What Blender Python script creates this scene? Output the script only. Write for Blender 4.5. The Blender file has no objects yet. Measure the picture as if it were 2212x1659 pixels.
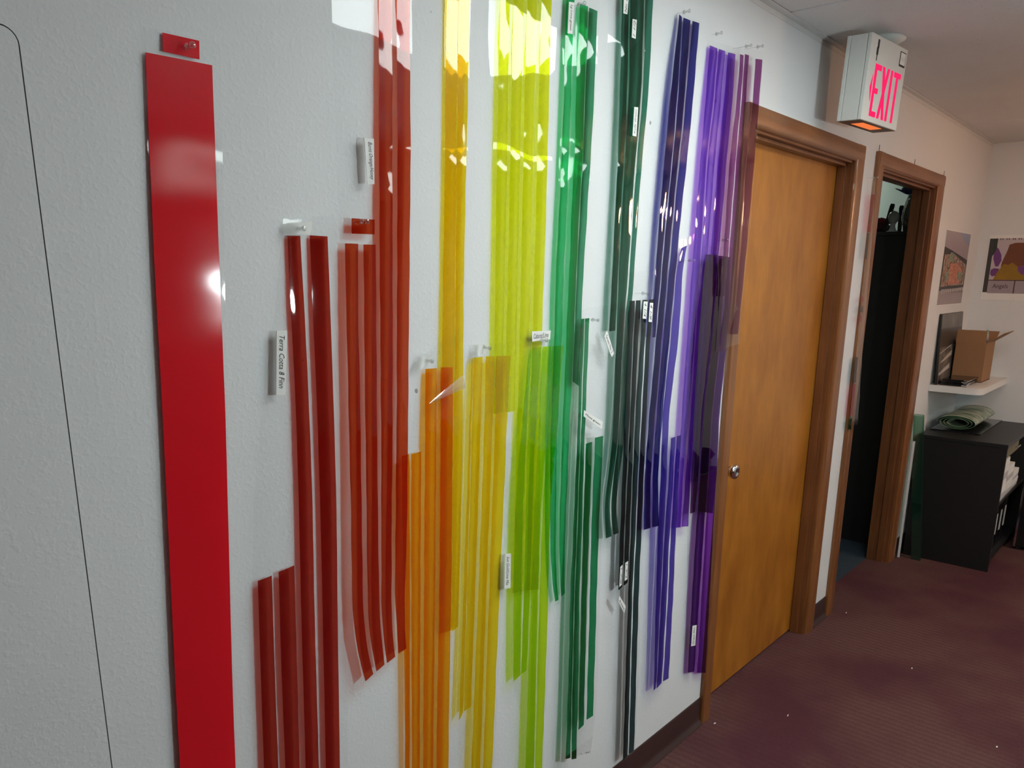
import bpy, bmesh, math, random
from mathutils import Vector, Matrix

random.seed(7)
scene = bpy.context.scene
COL = scene.collection

# ------------------------------------------------------------------ camera, world, exposure
CAM_LOC = (-0.40363, -1.15911, 1.58160)
CAM_ROT = ((0.656342, 0.176263, -0.733584), (-0.754397, 0.166170, -0.635037), (0.009966, 0.970216, 0.242037))
CAM_LENS = 27.66727
CAM_SHIFT_Y = 0.084073

cam_data = bpy.data.cameras.new('camera')
cam = bpy.data.objects.new('camera', cam_data)
COL.objects.link(cam)
cam_data.sensor_fit = 'HORIZONTAL'
cam_data.sensor_width = 36.0
cam_data.lens = CAM_LENS
cam_data.shift_y = CAM_SHIFT_Y
cam_data.clip_start = 0.02
cam.matrix_world = Matrix(CAM_ROT).to_4x4()
cam.location = CAM_LOC
scene.camera = cam

world = bpy.data.worlds.new('world')
scene.world = world
world.use_nodes = True
world.node_tree.nodes['Background'].inputs[0].default_value = (0.75, 0.85, 1.0, 1)
world.node_tree.nodes['Background'].inputs[1].default_value = 0.02

scene.view_settings.view_transform = 'Standard'
scene.view_settings.look = 'None'
scene.view_settings.gamma = 1.0
scene.view_settings.use_curve_mapping = False
scene.view_settings.exposure = 0.05
scene.cycles.transparent_max_bounces = 28
scene.cycles.max_bounces = 5
scene.cycles.diffuse_bounces = 3
scene.cycles.glossy_bounces = 2
scene.cycles.use_adaptive_sampling = True
scene.cycles.adaptive_threshold = 0.14
scene.cycles.adaptive_min_samples = 16
scene.cycles.sample_clamp_indirect = 6.0

KEY_LIGHT = 11.0        # fluorescent panel over the film wall
ROOM_LIGHT = 11.0        # the other panels of the room
WARM_LIGHT = 100.0       # warm globe at the far end
FILL_LIGHT = 190.0       # unseen white globe, added as fill for the wall

# ------------------------------------------------------------------ helpers
def tag(o, label=None, cat=None, group=None, kind=None):
    if label: o['label'] = label
    if cat: o['category'] = cat
    if group: o['group'] = group
    if kind: o['kind'] = kind
    return o

def empty(name, loc, rot=(0, 0, 0)):
    o = bpy.data.objects.new(name, None)
    o.empty_display_size = 0.05
    COL.objects.link(o)
    o.location = loc
    o.rotation_euler = rot
    return o

def obj(name, verts, faces, mat, parent=None, smooth=False, local=False, mats=None, mat_index=None):
    """verts in world space (unless local); a parent only carries a translation"""
    me = bpy.data.meshes.new(name)
    if parent is not None and not local:
        off = Vector((0, 0, 0))
        p = parent
        while p is not None:
            off += p.location
            p = p.parent
        verts = [tuple(Vector(v) - off) for v in verts]
    me.from_pydata([tuple(v) for v in verts], [], faces)
    me.update()
    if mat is not None: me.materials.append(mat)
    for x in (mats or []): me.materials.append(x)
    if mat_index:
        for p_, i in zip(me.polygons, mat_index): p_.material_index = i
    if smooth:
        for p_ in me.polygons: p_.use_smooth = True
    o = bpy.data.objects.new(name, me)
    COL.objects.link(o)
    if parent is not None: o.parent = parent
    return o

class MB:
    """collects simple solids into one vertex / face list"""
    def __init__(self): self.v = []; self.f = []
    def add(self, verts, faces):
        n = len(self.v); self.v += [tuple(x) for x in verts]; self.f += [tuple(i + n for i in f) for f in faces]; return self
    def box(self, x0, x1, y0, y1, z0, z1, bev=0.0):
        if bev <= 0:
            v = [(x, y, z) for x in (x0, x1) for y in (y0, y1) for z in (z0, z1)]
            f = [(0, 1, 3, 2), (4, 6, 7, 5), (0, 4, 5, 1), (2, 3, 7, 6), (0, 2, 6, 4), (1, 5, 7, 3)]
            return self.add(v, f)
        bm = bmesh.new()
        bmesh.ops.create_cube(bm, size=1)
        for q in bm.verts:
            q.co = Vector(((x0 + x1) / 2 + q.co.x * (x1 - x0), (y0 + y1) / 2 + q.co.y * (y1 - y0), (z0 + z1) / 2 + q.co.z * (z1 - z0)))
        bmesh.ops.bevel(bm, geom=bm.edges[:], offset=bev, segments=2, profile=0.6, affect='EDGES')
        bmesh.ops.recalc_face_normals(bm, faces=bm.faces[:])
        bm.verts.index_update()
        v = [q.co.copy() for q in bm.verts]; f = [tuple(q.index for q in fc.verts) for fc in bm.faces]
        bm.free()
        return self.add(v, f)
    def prism(self, poly, axis, a, b):
        """poly: 2-D outline; extruded along axis from a to b"""
        n = len(poly)
        def P(p, t):
            if axis == 'x': return (t, p[0], p[1])
            if axis == 'y': return (p[0], t, p[1])
            return (p[0], p[1], t)
        v = [P(p, a) for p in poly] + [P(p, b) for p in poly]
        f = [tuple(range(n))[::-1], tuple(range(n, 2 * n))] + [(i, (i + 1) % n, n + (i + 1) % n, n + i) for i in range(n)]
        return self.add(v, f)
    def lathe(self, prof, centre, axis='z', n=20):
        """prof: (radius, height) list turned round an axis"""
        v = []; f = []
        for r, h in prof:
            for k in range(n):
                a = 2 * math.pi * k / n
                c, s = r * math.cos(a), r * math.sin(a)
                p = {'z': (c, s, h), 'y': (c, h, s), 'x': (h, c, s)}[axis]
                v.append((centre[0] + p[0], centre[1] + p[1], centre[2] + p[2]))
        for i in range(len(prof) - 1):
            for k in range(n):
                f.append((i * n + k, i * n + (k + 1) % n, (i + 1) * n + (k + 1) % n, (i + 1) * n + k))
        f.append(tuple(range(n))[::-1]); f.append(tuple((len(prof) - 1) * n + k for k in range(n)))
        return self.add(v, f)
    def build(self, name, mat, parent=None, smooth=False, local=False):
        o = obj(name, self.v, self.f, mat, parent, smooth, local)
        bm = bmesh.new(); bm.from_mesh(o.data)
        bmesh.ops.recalc_face_normals(bm, faces=bm.faces[:])
        bm.to_mesh(o.data); bm.free()
        return o

def auto_smooth(o, ang=40):
    for p in o.data.polygons: p.use_smooth = True
    bm = bmesh.new(); bm.from_mesh(o.data)
    for e in bm.edges:
        if len(e.link_faces) == 2 and e.calc_face_angle(0) > math.radians(ang): e.smooth = False
    bm.to_mesh(o.data); bm.free()
    return o

# ------------------------------------------------------------------ materials
class NT:
    def __init__(self, name):
        self.m = bpy.data.materials.new(name); self.m.use_nodes = True
        self.t = self.m.node_tree; self.t.nodes.clear()
        self.out = self.n('ShaderNodeOutputMaterial')
    def n(self, typ, **kw):
        nd = self.t.nodes.new(typ)
        for k, v in kw.items(): setattr(nd, k, v)
        return nd
    def l(self, a, b): self.t.links.new(a, b)
    def coords(self, scale=(1, 1, 1)):
        tc = self.n('ShaderNodeTexCoord'); mp = self.n('ShaderNodeMapping')
        geo = self.n('ShaderNodeNewGeometry')
        mp.inputs['Scale'].default_value = scale
        self.l(geo.outputs['Position'], mp.inputs['Vector'])
        return mp.outputs['Vector']
    def noise(self, vec, scale, detail=3, rough=0.55):
        nd = self.n('ShaderNodeTexNoise'); nd.inputs['Scale'].default_value = scale
        nd.inputs['Detail'].default_value = detail; nd.inputs['Roughness'].default_value = rough
        self.l(vec, nd.inputs['Vector']); return nd.outputs['Fac']
    def ramp(self, fac, stops):
        r = self.n('ShaderNodeValToRGB'); cr = r.color_ramp
        while len(cr.elements) > 2: cr.elements.remove(cr.elements[-1])
        for i, (p, c) in enumerate(stops):
            e = cr.elements[i] if i < 2 else cr.elements.new(p)
            e.position = p; e.color = (c[0], c[1], c[2], 1)
        self.l(fac, r.inputs['Fac']); return r.outputs['Color']
    def math(self, op, a, b=None):
        nd = self.n('ShaderNodeMath', operation=op)
        for i, v in enumerate((a, b)):
            if v is None: continue
            if isinstance(v, (int, float)): nd.inputs[i].default_value = v
            else: self.l(v, nd.inputs[i])
        return nd.outputs[0]
    def mixc(self, fac, a, b):
        nd = self.n('ShaderNodeMix', data_type='RGBA')
        for i, v in ((0, fac), (6, a), (7, b)):
            if isinstance(v, (int, float)): nd.inputs[i].default_value = v
            elif isinstance(v, tuple): nd.inputs[i].default_value = (v[0], v[1], v[2], 1)
            else: self.l(v, nd.inputs[i])
        return nd.outputs[2]
    def bump(self, h, strength=0.3, dist=0.002):
        nd = self.n('ShaderNodeBump'); nd.inputs['Strength'].default_value = strength; nd.inputs['Distance'].default_value = dist
        self.l(h, nd.inputs['Height']); return nd.outputs['Normal']
    def principled(self, col, rough=0.5, normal=None, metal=0.0, spec=0.5, coat=0.0, trans=0.0):
        b = self.n('ShaderNodeBsdfPrincipled')
        if isinstance(col, tuple): b.inputs['Base Color'].default_value = (col[0], col[1], col[2], 1)
        else: self.l(col, b.inputs['Base Color'])
        if isinstance(rough, (int, float)): b.inputs['Roughness'].default_value = rough
        else: self.l(rough, b.inputs['Roughness'])
        b.inputs['Metallic'].default_value = metal
        b.inputs['Specular IOR Level'].default_value = spec
        b.inputs['Coat Weight'].default_value = coat
        b.inputs['Transmission Weight'].default_value = trans
        if normal is not None: self.l(normal, b.inputs['Normal'])
        self.l(b.outputs[0], self.out.inputs['Surface'])
        return b

def plain(name, col, rough=0.5, metal=0.0, spec=0.5, var=0.06):
    t = NT(name); v = t.coords()
    c = t.mixc(t.noise(v, 18, 4), tuple(x * (1 - var) for x in col), tuple(min(1, x * (1 + var)) for x in col))
    t.principled(c, rough, metal=metal, spec=spec)
    return t.m

def emit(name, col, strength):
    t = NT(name); e = t.n('ShaderNodeEmission'); e.inputs[0].default_value = (*col, 1); e.inputs[1].default_value = strength
    t.l(e.outputs[0], t.out.inputs['Surface']); return t.m

def wall_paint(name, col):
    t = NT(name); v = t.coords()
    n1 = t.noise(v, 120, 1.5, 0.45); n2 = t.noise(v, 260, 0, 0.5); n3 = t.noise(v, 1.6, 1)
    blob = t.ramp(n1, [(0.50, (0, 0, 0)), (0.68, (1, 1, 1))])
    h = t.math('ADD', blob, t.math('MULTIPLY', n2, 0.35))
    c = t.mixc(n3, tuple(x * 0.96 for x in col), col)
    speck = t.ramp(t.noise(v, 38, 0, 0.3), [(0.885, (1, 1, 1)), (0.90, (0.45, 0.45, 0.43))])
    mul = t.n('ShaderNodeMix', data_type='RGBA', blend_type='MULTIPLY'); mul.inputs[0].default_value = 1.0
    t.l(c, mul.inputs[6]); t.l(speck, mul.inputs[7])
    t.principled(mul.outputs[2], 0.55, t.bump(h, 0.115, 0.0020), spec=0.25)
    return t.m

def wood(name, dark, light, rough, grain=(9, 9, 0.7), coat=0.0, wave=5.0, bump=0.05):
    t = NT(name); v = t.coords(grain)
    n = t.noise(v, wave, 6, 0.62); fine = t.noise(t.coords((90, 90, 2.2)), 3.0, 3)
    blotch = t.noise(t.coords((1, 1, 0.6)), 5.5, 4)
    f = t.math('ADD', t.math('MULTIPLY', n, 0.5), t.math('ADD', t.math('MULTIPLY', fine, 0.18), t.math('MULTIPLY', blotch, 0.34)))
    c = t.ramp(f, [(0.36, dark), (0.66, light)])
    t.principled(c, rough, t.bump(fine, bump, 0.001), coat=coat, spec=0.5)
    return t.m

def film(name, col, r0=0.046, rough=0.035, wav=0.06, body=0.0, bodycol=None):
    """thin tinted plastic: what passes is tinted, the surface mirrors a little more at glancing angles"""
    t = NT(name); g = t.n('ShaderNodeNewGeometry')
    dot = t.n('ShaderNodeVectorMath', operation='DOT_PRODUCT'); t.l(g.outputs['Normal'], dot.inputs[0]); t.l(g.outputs['Incoming'], dot.inputs[1])
    c1 = t.math('SUBTRACT', 1.0, t.math('ABSOLUTE', dot.outputs['Value']))
    fr = t.math('ADD', r0, t.math('MULTIPLY', t.math('POWER', c1, 5.0), 1 - r0))
    tr = t.n('ShaderNodeBsdfTransparent'); tr.inputs[0].default_value = (*col, 1)
    base = tr.outputs[0]
    if body > 0:
        d = t.n('ShaderNodeBsdfDiffuse'); d.inputs[0].default_value = (*(bodycol or col), 1)
        mb = t.n('ShaderNodeMixShader'); mb.inputs[0].default_value = body
        t.l(tr.outputs[0], mb.inputs[1]); t.l(d.outputs[0], mb.inputs[2]); base = mb.outputs[0]
    gl = t.n('ShaderNodeBsdfGlossy'); gl.inputs['Color'].default_value = (1, 1, 1, 1); gl.inputs['Roughness'].default_value = rough
    if wav > 0.3:
        v = t.coords(); t.l(t.bump(t.noise(v, 42, 2, 0.5), wav, 0.02), gl.inputs['Normal'])
    mx = t.n('ShaderNodeMixShader'); t.l(fr, mx.inputs[0]); t.l(base, mx.inputs[1]); t.l(gl.outputs[0], mx.inputs[2])
    t.l(mx.outputs[0], t.out.inputs['Surface'])
    return t.m

def carpet(name, a, b, stain):
    t = NT(name); v = t.coords()
    w = t.n('ShaderNodeTexWave', wave_type='BANDS', bands_direction='X'); w.inputs['Scale'].default_value = 10.5
    w.inputs['Distortion'].default_value = 2.2; w.inputs['Detail'].default_value = 2; w.inputs['Detail Scale'].default_value = 6
    t.l(v, w.inputs['Vector'])
    tuft = t.noise(v, 210, 2, 0.6); big = t.noise(v, 1.5, 3)
    c = t.mixc(t.math('ADD', t.math('MULTIPLY', tuft, 0.75), t.math('MULTIPLY', w.outputs['Fac'], 0.25)), a, b)
    c = t.mixc(t.ramp(big, [(0.42, (0, 0, 0)), (0.62, (1, 1, 1))]), c, t.mixc(tuft, tuple(x * 0.7 for x in stain), stain))
    h = t.math('ADD', t.math('MULTIPLY', w.outputs['Fac'], 0.7), tuft)
    t.principled(c, 0.95, t.bump(h, 0.7, 0.006), spec=0.1)
    return t.m

M = {}
M['wall'] = wall_paint('white textured wall paint', (0.74, 0.755, 0.755))
M['wall_room'] = wall_paint('pale green room paint', (0.60, 0.66, 0.60))
M['ceiling'] = None
t = NT('white mineral ceiling tile'); v = t.coords()
pit = t.ramp(t.noise(t.coords((1, 2.2, 1)), 70, 3, 0.6), [(0.26, (0.35, 0.35, 0.35)), (0.34, (1, 1, 1))])
cc = t.mixc(t.noise(v, 3.0, 3), (0.66, 0.66, 0.655), (0.74, 0.74, 0.735))
mul = t.n('ShaderNodeMix', data_type='RGBA', blend_type='MULTIPLY'); mul.inputs[0].default_value = 0.6
t.l(cc, mul.inputs[6]); t.l(pit, mul.inputs[7])
t.principled(mul.outputs[2], 0.9, t.bump(t.noise(v, 60, 3), 0.35, 0.003), spec=0.1)
M['ceiling'] = t.m
M['joint'] = plain('dark ceiling joint', (0.03, 0.028, 0.026), 0.9)
M['angle'] = plain('painted wall angle', (0.66, 0.67, 0.66), 0.5)
M['carpet'] = carpet('maroon ribbed carpet', (0.070, 0.032, 0.030), (0.175, 0.082, 0.072), (0.105, 0.036, 0.044))
M['carpet_blue'] = carpet('slate blue carpet', (0.025, 0.04, 0.055), (0.07, 0.095, 0.12), (0.05, 0.07, 0.09))
M['door'] = wood('honey birch door', (0.28, 0.085, 0.006), (0.48, 0.185, 0.020), 0.36, grain=(2.2, 2.2, 0.8), coat=0.06)
M['casing'] = wood('brown stained casing', (0.15, 0.048, 0.012), (0.29, 0.11, 0.034), 0.34, grain=(14, 14, 0.6), coat=0.2)
M['casing_head'] = wood('brown stained head casing', (0.15, 0.048, 0.012), (0.29, 0.11, 0.034), 0.34, grain=(0.6, 14, 14), coat=0.2)
M['jamb'] = wood('red brown jamb', (0.12, 0.036, 0.012), (0.24, 0.085, 0.026), 0.38, grain=(14, 14, 0.6), coat=0.1)
M['panelling'] = wood('brown wall panelling', (0.16, 0.11, 0.08), (0.30, 0.22, 0.16), 0.5, grain=(6, 6, 0.5))
M['baseboard'] = plain('dark brown vinyl base', (0.042, 0.019, 0.017), 0.42)
M['seal'] = plain('dark panel gap', (0.03, 0.03, 0.028), 0.9)
M['chrome'] = plain('chrome', (0.78, 0.78, 0.78), 0.12, metal=1.0)
M['steel'] = plain('pin steel', (0.6, 0.6, 0.6), 0.25, metal=1.0)
M['black'] = plain('black laminate', (0.010, 0.009, 0.009), 0.45)
M['black_gloss'] = plain('glossy black', (0.010, 0.010, 0.011), 0.12)
M['sign_white'] = plain('cream sign enamel', (0.66, 0.68, 0.64), 0.4)
M['sign_grey'] = plain('grey sign underside', (0.20, 0.17, 0.14), 0.5)
M['sign_red'] = emit('lit pink red letter', (1.0, 0.02, 0.14), 0.95)
M['sign_lens'] = emit('glowing orange lens', (1.0, 0.22, 0.06), 0.9)
M['ink'] = plain('black ink', (0.012, 0.012, 0.013), 0.7)
M['paper'] = plain('white paper', (0.80, 0.80, 0.77), 0.7)
M['paper_grey'] = plain('greyed paper', (0.50, 0.50, 0.50), 0.7)
M['card'] = plain('brown cardboard', (0.30, 0.155, 0.070), 0.85)
M['card_light'] = plain('lit cardboard face', (0.38, 0.20, 0.10), 0.85)
M['shelf'] = plain('white shelf laminate', (0.74, 0.73, 0.70), 0.4)
M['white_board'] = plain('white foam board', (0.72, 0.72, 0.70), 0.6)
M['khaki'] = plain('khaki board', (0.17, 0.14, 0.08), 0.7)
M['lamp_frame'] = plain('white fixture frame', (0.8, 0.8, 0.8), 0.4)
M['tube_light'] = emit('fluorescent diffuser', (0.91, 1.0, 0.99), KEY_LIGHT)
M['tube_light_room'] = emit('room diffuser', (0.88, 1.0, 0.96), ROOM_LIGHT)
M['bulb'] = emit('warm bulb glass', (1.0, 0.50, 0.26), WARM_LIGHT)
M['bulb_fill'] = emit('added fill bulb glass', (0.86, 0.98, 1.0), FILL_LIGHT)
M['red_cloth'] = plain('dark red cloth', (0.35, 0.02, 0.035), 0.6)
M['maroon'] = plain('maroon cloth', (0.10, 0.02, 0.025), 0.7)
M['blue_cloth'] = plain('navy cap cloth', (0.03, 0.05, 0.14), 0.7)
M['ceramic'] = plain('white ceramic', (0.55, 0.54, 0.52), 0.15)
M['wrap'] = film('crumpled clear wrap', (0.62, 0.60, 0.56), 0.12, 0.08, 0.8)

TINT = dict(
 cola=(0.52, 0.045, 0.025), brick=(0.63, 0.075, 0.02), gold=(0.97, 0.71, 0.015), orange=(0.98, 0.41, 0.008),
 amber=(0.95, 0.71, 0.02), lime=(0.84, 0.87, 0.02), leaf=(0.58, 0.83, 0.02), green=(0.03, 0.52, 0.17), green2=(0.05, 0.30, 0.15),
 bottle=(0.035, 0.20, 0.13), moss=(0.02, 0.28, 0.11), pine=(0.02, 0.062, 0.065), navy=(0.025, 0.03, 0.24), violet=(0.30, 0.12, 0.68),
 indigo=(0.10, 0.07, 0.46), plum=(0.19, 0.055, 0.26), grape=(0.13, 0.028, 0.26), grape2=(0.26, 0.045, 0.48), mulberry=(0.32, 0.08, 0.30),
 cherry=(0.70, 0.03, 0.08), pink=(0.85, 0.35, 0.40), grey=(0.35, 0.36, 0.36), white=(0.9, 0.9, 0.88))
FM = {k: film('tinted film ' + k, c) for k, c in TINT.items()}
FM['red'] = film('red film', (0.6, 0.03, 0.03), 0.022, 0.10, 0.10, body=0.9, bodycol=(0.72, 0.012, 0.022))
FM['redtab'] = FM['red']
M['clear'] = film('clear film', (0.985, 0.99, 0.99), 0.04, 0.03, 0.07)
M['tape'] = film('matte tape', (0.86, 0.86, 0.83), 0.06, 0.4, 0.1, body=0.35, bodycol=(0.85, 0.85, 0.80))
M['flap'] = film('folded film flap', (0.95, 0.93, 0.90), 0.14, 0.12, 0.1, body=0.25, bodycol=(0.85, 0.75, 0.65))
M['pin_plastic'] = film('clear pin plastic', (0.86, 0.87, 0.87), 0.14, 0.05, 0.0)
M['glass_green'] = film('green edged glass', (0.50, 0.72, 0.62), 0.09, 0.03, 0.02, body=0.12, bodycol=(0.05, 0.16, 0.11))
M['vinyl_green'] = plain('green vinyl edge', (0.10, 0.26, 0.14), 0.4)
t = NT('rolled printed vinyl'); v = t.coords((1, 1, 1))
t.principled(t.ramp(t.noise(t.coords((26, 4, 20)), 2.2, 3), [(0.42, (0.05, 0.13, 0.07)), (0.58, (0.46, 0.48, 0.36))]), 0.28)
M['vinyl_print'] = t.m

# ------------------------------------------------------------------ text
def text_geo(body, font_shear=0.0):
    cu = bpy.data.curves.new('t', 'FONT'); cu.body = body; cu.size = 1.0; cu.shear = font_shear; cu.resolution_u = 2
    o = bpy.data.objects.new('t', cu); COL.objects.link(o)
    dg = bpy.context.evaluated_depsgraph_get(); dg.update()
    me = bpy.data.meshes.new_from_object(o.evaluated_get(dg))
    v = [tuple(q.co) for q in me.vertices]; f = [tuple(p.vertices) for p in me.polygons]
    bpy.data.objects.remove(o); bpy.data.curves.remove(cu); bpy.data.meshes.remove(me)
    return v, f

def text_on(name, body, origin, U, V, width, height, normal, mat, parent, shear=0.25, lift=0.0008):
    """fit text into width x height starting at origin (lower left), U along the line, V up"""
    v, f = text_geo(body, shear)
    x0 = min(p[0] for p in v); x1 = max(p[0] for p in v); y0 = min(p[1] for p in v); y1 = max(p[1] for p in v)
    sx, sy = width / (x1 - x0), height / (y1 - y0)
    U = Vector(U).normalized(); V = Vector(V).normalized(); N = Vector(normal).normalized(); O = Vector(origin)
    return obj(name, [O + U * ((p[0] - x0) * sx) + V * ((p[1] - y0) * sy) + N * lift for p in v], f, mat, parent)

# ------------------------------------------------------------------ room shell
XF = 5.37; ZC = 2.377; XR = -2.6; YO = -5.6; TH = 0.107
D1 = (2.04, 2.975, 2.03); D2 = (3.31, 4.22, 2.037)
w = MB()
w.box(XR, D1[0], 0, TH, 0, ZC); w.box(D1[0], D1[1], 0, TH, D1[2], ZC); w.box(D1[1], D2[0], 0, TH, 0, ZC)
w.box(D2[0], D2[1], 0, TH, D2[2], ZC); w.box(D2[1], XF, 0, TH, 0, ZC)
tag(w.build('wall_left', M['wall']), kind='structure')
tag(MB().box(XF, XF + 0.1, YO - 0.1, TH, 0, ZC).build('wall_far', M['wall']), kind='structure')
tag(MB().box(XR - 0.1, XR, YO - 0.1, TH, 0, ZC).build('wall_rear', M['panelling']), kind='structure')
tag(MB().box(XR, XF, YO - 0.1, YO, 0, ZC).build('wall_right', M['panelling']), kind='structure')
tag(MB().box(XR - 0.1, XF + 0.1, YO - 0.1, 0.105, -0.1, 0).build('floor', M['carpet']), kind='structure')

# room behind the second door
RX0, RX1, RY1 = 3.10, 5.72, 2.6
tag(MB().box(RX0, RX1, 0.105, RY1, -0.1, -0.001).build('floor_side_room', M['carpet_blue']), kind='structure')
w = MB(); w.box(RX1, RX1 + 0.1, TH, RY1, 0, ZC + 0.1); w.box(RX0, RX1, RY1, RY1 + 0.1, 0, ZC + 0.1); w.box(RX0 - 0.1, RX0, TH, RY1, 0, ZC + 0.1)
w.box(XF + 0.1, RX1, TH - 0.02, TH, 0, ZC + 0.1)
tag(w.build('wall_side_room', M['wall_room']), kind='structure')
tag(MB().box(RX0, RX1, TH, RY1, ZC + 0.1, ZC + 0.2).build('ceiling_side_room', M['wall_room']), kind='structure')

# ceiling: slab with separate tiles under it
ceil = tag(MB().box(XR - 0.1, XF + 0.1, YO - 0.1, TH, ZC + 0.012, ZC + 0.12).build('ceiling', M['joint']), kind='structure')
seams_x = [-2.6, -1.46, -0.24, 0.98, 2.205, 3.395, 4.59, XF]
seams_y = [-0.022, -0.60, -1.21, -1.82, -2.43, -3.04, -3.65, -4.26, -4.87, YO]
LIGHT_CELLS = {(3, 1): 'key', (5, 4): 'room', (4, 7): 'room'}
for i in range(len(seams_x) - 1):
    for j in range(len(seams_y) - 1):
        if (i, j) in LIGHT_CELLS: continue
        g = 0.0028
        b = MB().box(seams_x[i] + g, seams_x[i + 1] - g, seams_y[j + 1] + g, seams_y[j] - g, ZC + random.uniform(-0.001, 0.001), ZC + 0.014, 0.002)
        b.build('ceiling_tile', M['ceiling'], ceil)
tag(MB().prism([(-0.024, ZC - 0.003), (-0.024, ZC + 0.001), (-0.0015, ZC + 0.001), (-0.0015, ZC - 0.018), (-0.0005, ZC - 0.018), (-0.0005, ZC - 0.003)], 'x', XR, XF).build('trim_1', M['angle']), kind='structure')

# fluorescent panels set into the grid
def troffer(i, j, mat, label):
    x0, x1, y0, y1 = seams_x[i], seams_x[i + 1], seams_y[j + 1], seams_y[j]
    r = tag(empty('ceiling_light', ((x0 + x1) / 2, (y0 + y1) / 2, ZC)), label, 'ceiling light', 'fluorescent ceiling panels')
    f = MB(); e = 0.025
    f.box(x0, x1, y0, y0 + e, ZC - 0.004, ZC + 0.012); f.box(x0, x1, y1 - e, y1, ZC - 0.004, ZC + 0.012)
    f.box(x0, x0 + e, y0 + e, y1 - e, ZC - 0.004, ZC + 0.012); f.box(x1 - e, x1, y0 + e, y1 - e, ZC - 0.004, ZC + 0.012)
    f.build('frame', M['lamp_frame'], r)
    MB().box(x0 + e, x1 - e, y0 + e, y1 - e, ZC - 0.001, ZC + 0.010).build('diffuser', mat, r)
troffer(3, 1, M['tube_light'], 'fluorescent ceiling panel above the wall of coloured film')
troffer(5, 4, M['tube_light_room'], 'fluorescent ceiling panel near the far wall')
troffer(4, 7, M['tube_light_room'], 'fluorescent ceiling panel deep in the room')
# warm bulbs in a ceiling holder at the far end (right of the frame); the white globe is added fill
def globe_lamp(x, y, drop, mat, label):
    r = tag(empty('globe_lamp', (x, y, ZC)), label, 'lamp', 'hanging globe lamps')
    MB().lathe([(0.05, 0), (0.05, -0.02), (0.02, -0.035), (0.006, -0.04), (0.006, -drop + 0.07), (0.03, -drop + 0.07), (0.035, -drop + 0.05)], (x, y, ZC), 'z', 24).build('stem', M['lamp_frame'], r, True)
    prof = [(0.002, -drop + 0.075)] + [(0.075 * math.sin(a), -drop + 0.075 * math.cos(a)) for a in [math.pi * k / 12 for k in range(1, 12)]] + [(0.002, -drop - 0.075)]
    MB().lathe(prof, (x, y, ZC), 'z', 24).build('globe', mat, r, True)
globe_lamp(4.15, -1.55, 0.42, M['bulb'], 'warm glass globe hanging before the far wall')
globe_lamp(1.40, -1.9, 0.85, M['bulb_fill'], 'white glass fill globe added out of view in the room')

# flush panel at the left end of the wall
pz, px, rad = 1.866, -0.0015, 0.018
def rounded(px, pz, rad, lft, bot):
    pts = [(lft, bot), (px, bot), (px, pz - rad)]
    for k in range(1, 7):
        a = math.pi / 2 * k / 6
        pts.append((px - rad + rad * math.cos(a), pz - rad + rad * math.sin(a)))
    pts.append((lft, pz)); return pts
pan = tag(MB().prism(rounded(px, pz, rad, -0.75, 0.12), 'y', -0.0040, -0.0002).build('door_3', M['wall']), kind='structure')
MB().prism(rounded(px + 0.0026, pz + 0.0026, rad + 0.0026, -0.752, 0.118), 'y', -0.0012, -0.0001).build('gap_seal', M['seal'], pan)

# baseboards: a vinyl cove with a flared toe
def base(name, x0, x1):
    prof = [(0.0, 0.0), (-0.020, 0.0), (-0.019, 0.004), (-0.009, 0.014), (-0.005, 0.03), (-0.005, 0.098), (-0.003, 0.102), (0.0, 0.102)]
    o = MB().prism(prof, 'x', x0, x1).build(name, M['baseboard']); auto_smooth(o, 50)
    return tag(o, kind='structure')
base('baseboard_left', XR, 1.985); base('baseboard_left', 3.06, 3.23); base('baseboard_left', 4.325, XF)
o = MB().prism([(XF, 0), (XF - 0.018, 0), (XF - 0.006, 0.016), (XF - 0.005, 0.102), (XF, 0.102)], 'y', YO, -0.0201)
o2 = MB(); 
for vv in o.v: o2.v.append((vv[0], vv[1], vv[2]))
o2.f = o.f
tag(o2.build('baseboard_far', M['baseboard']), kind='structure')

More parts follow.
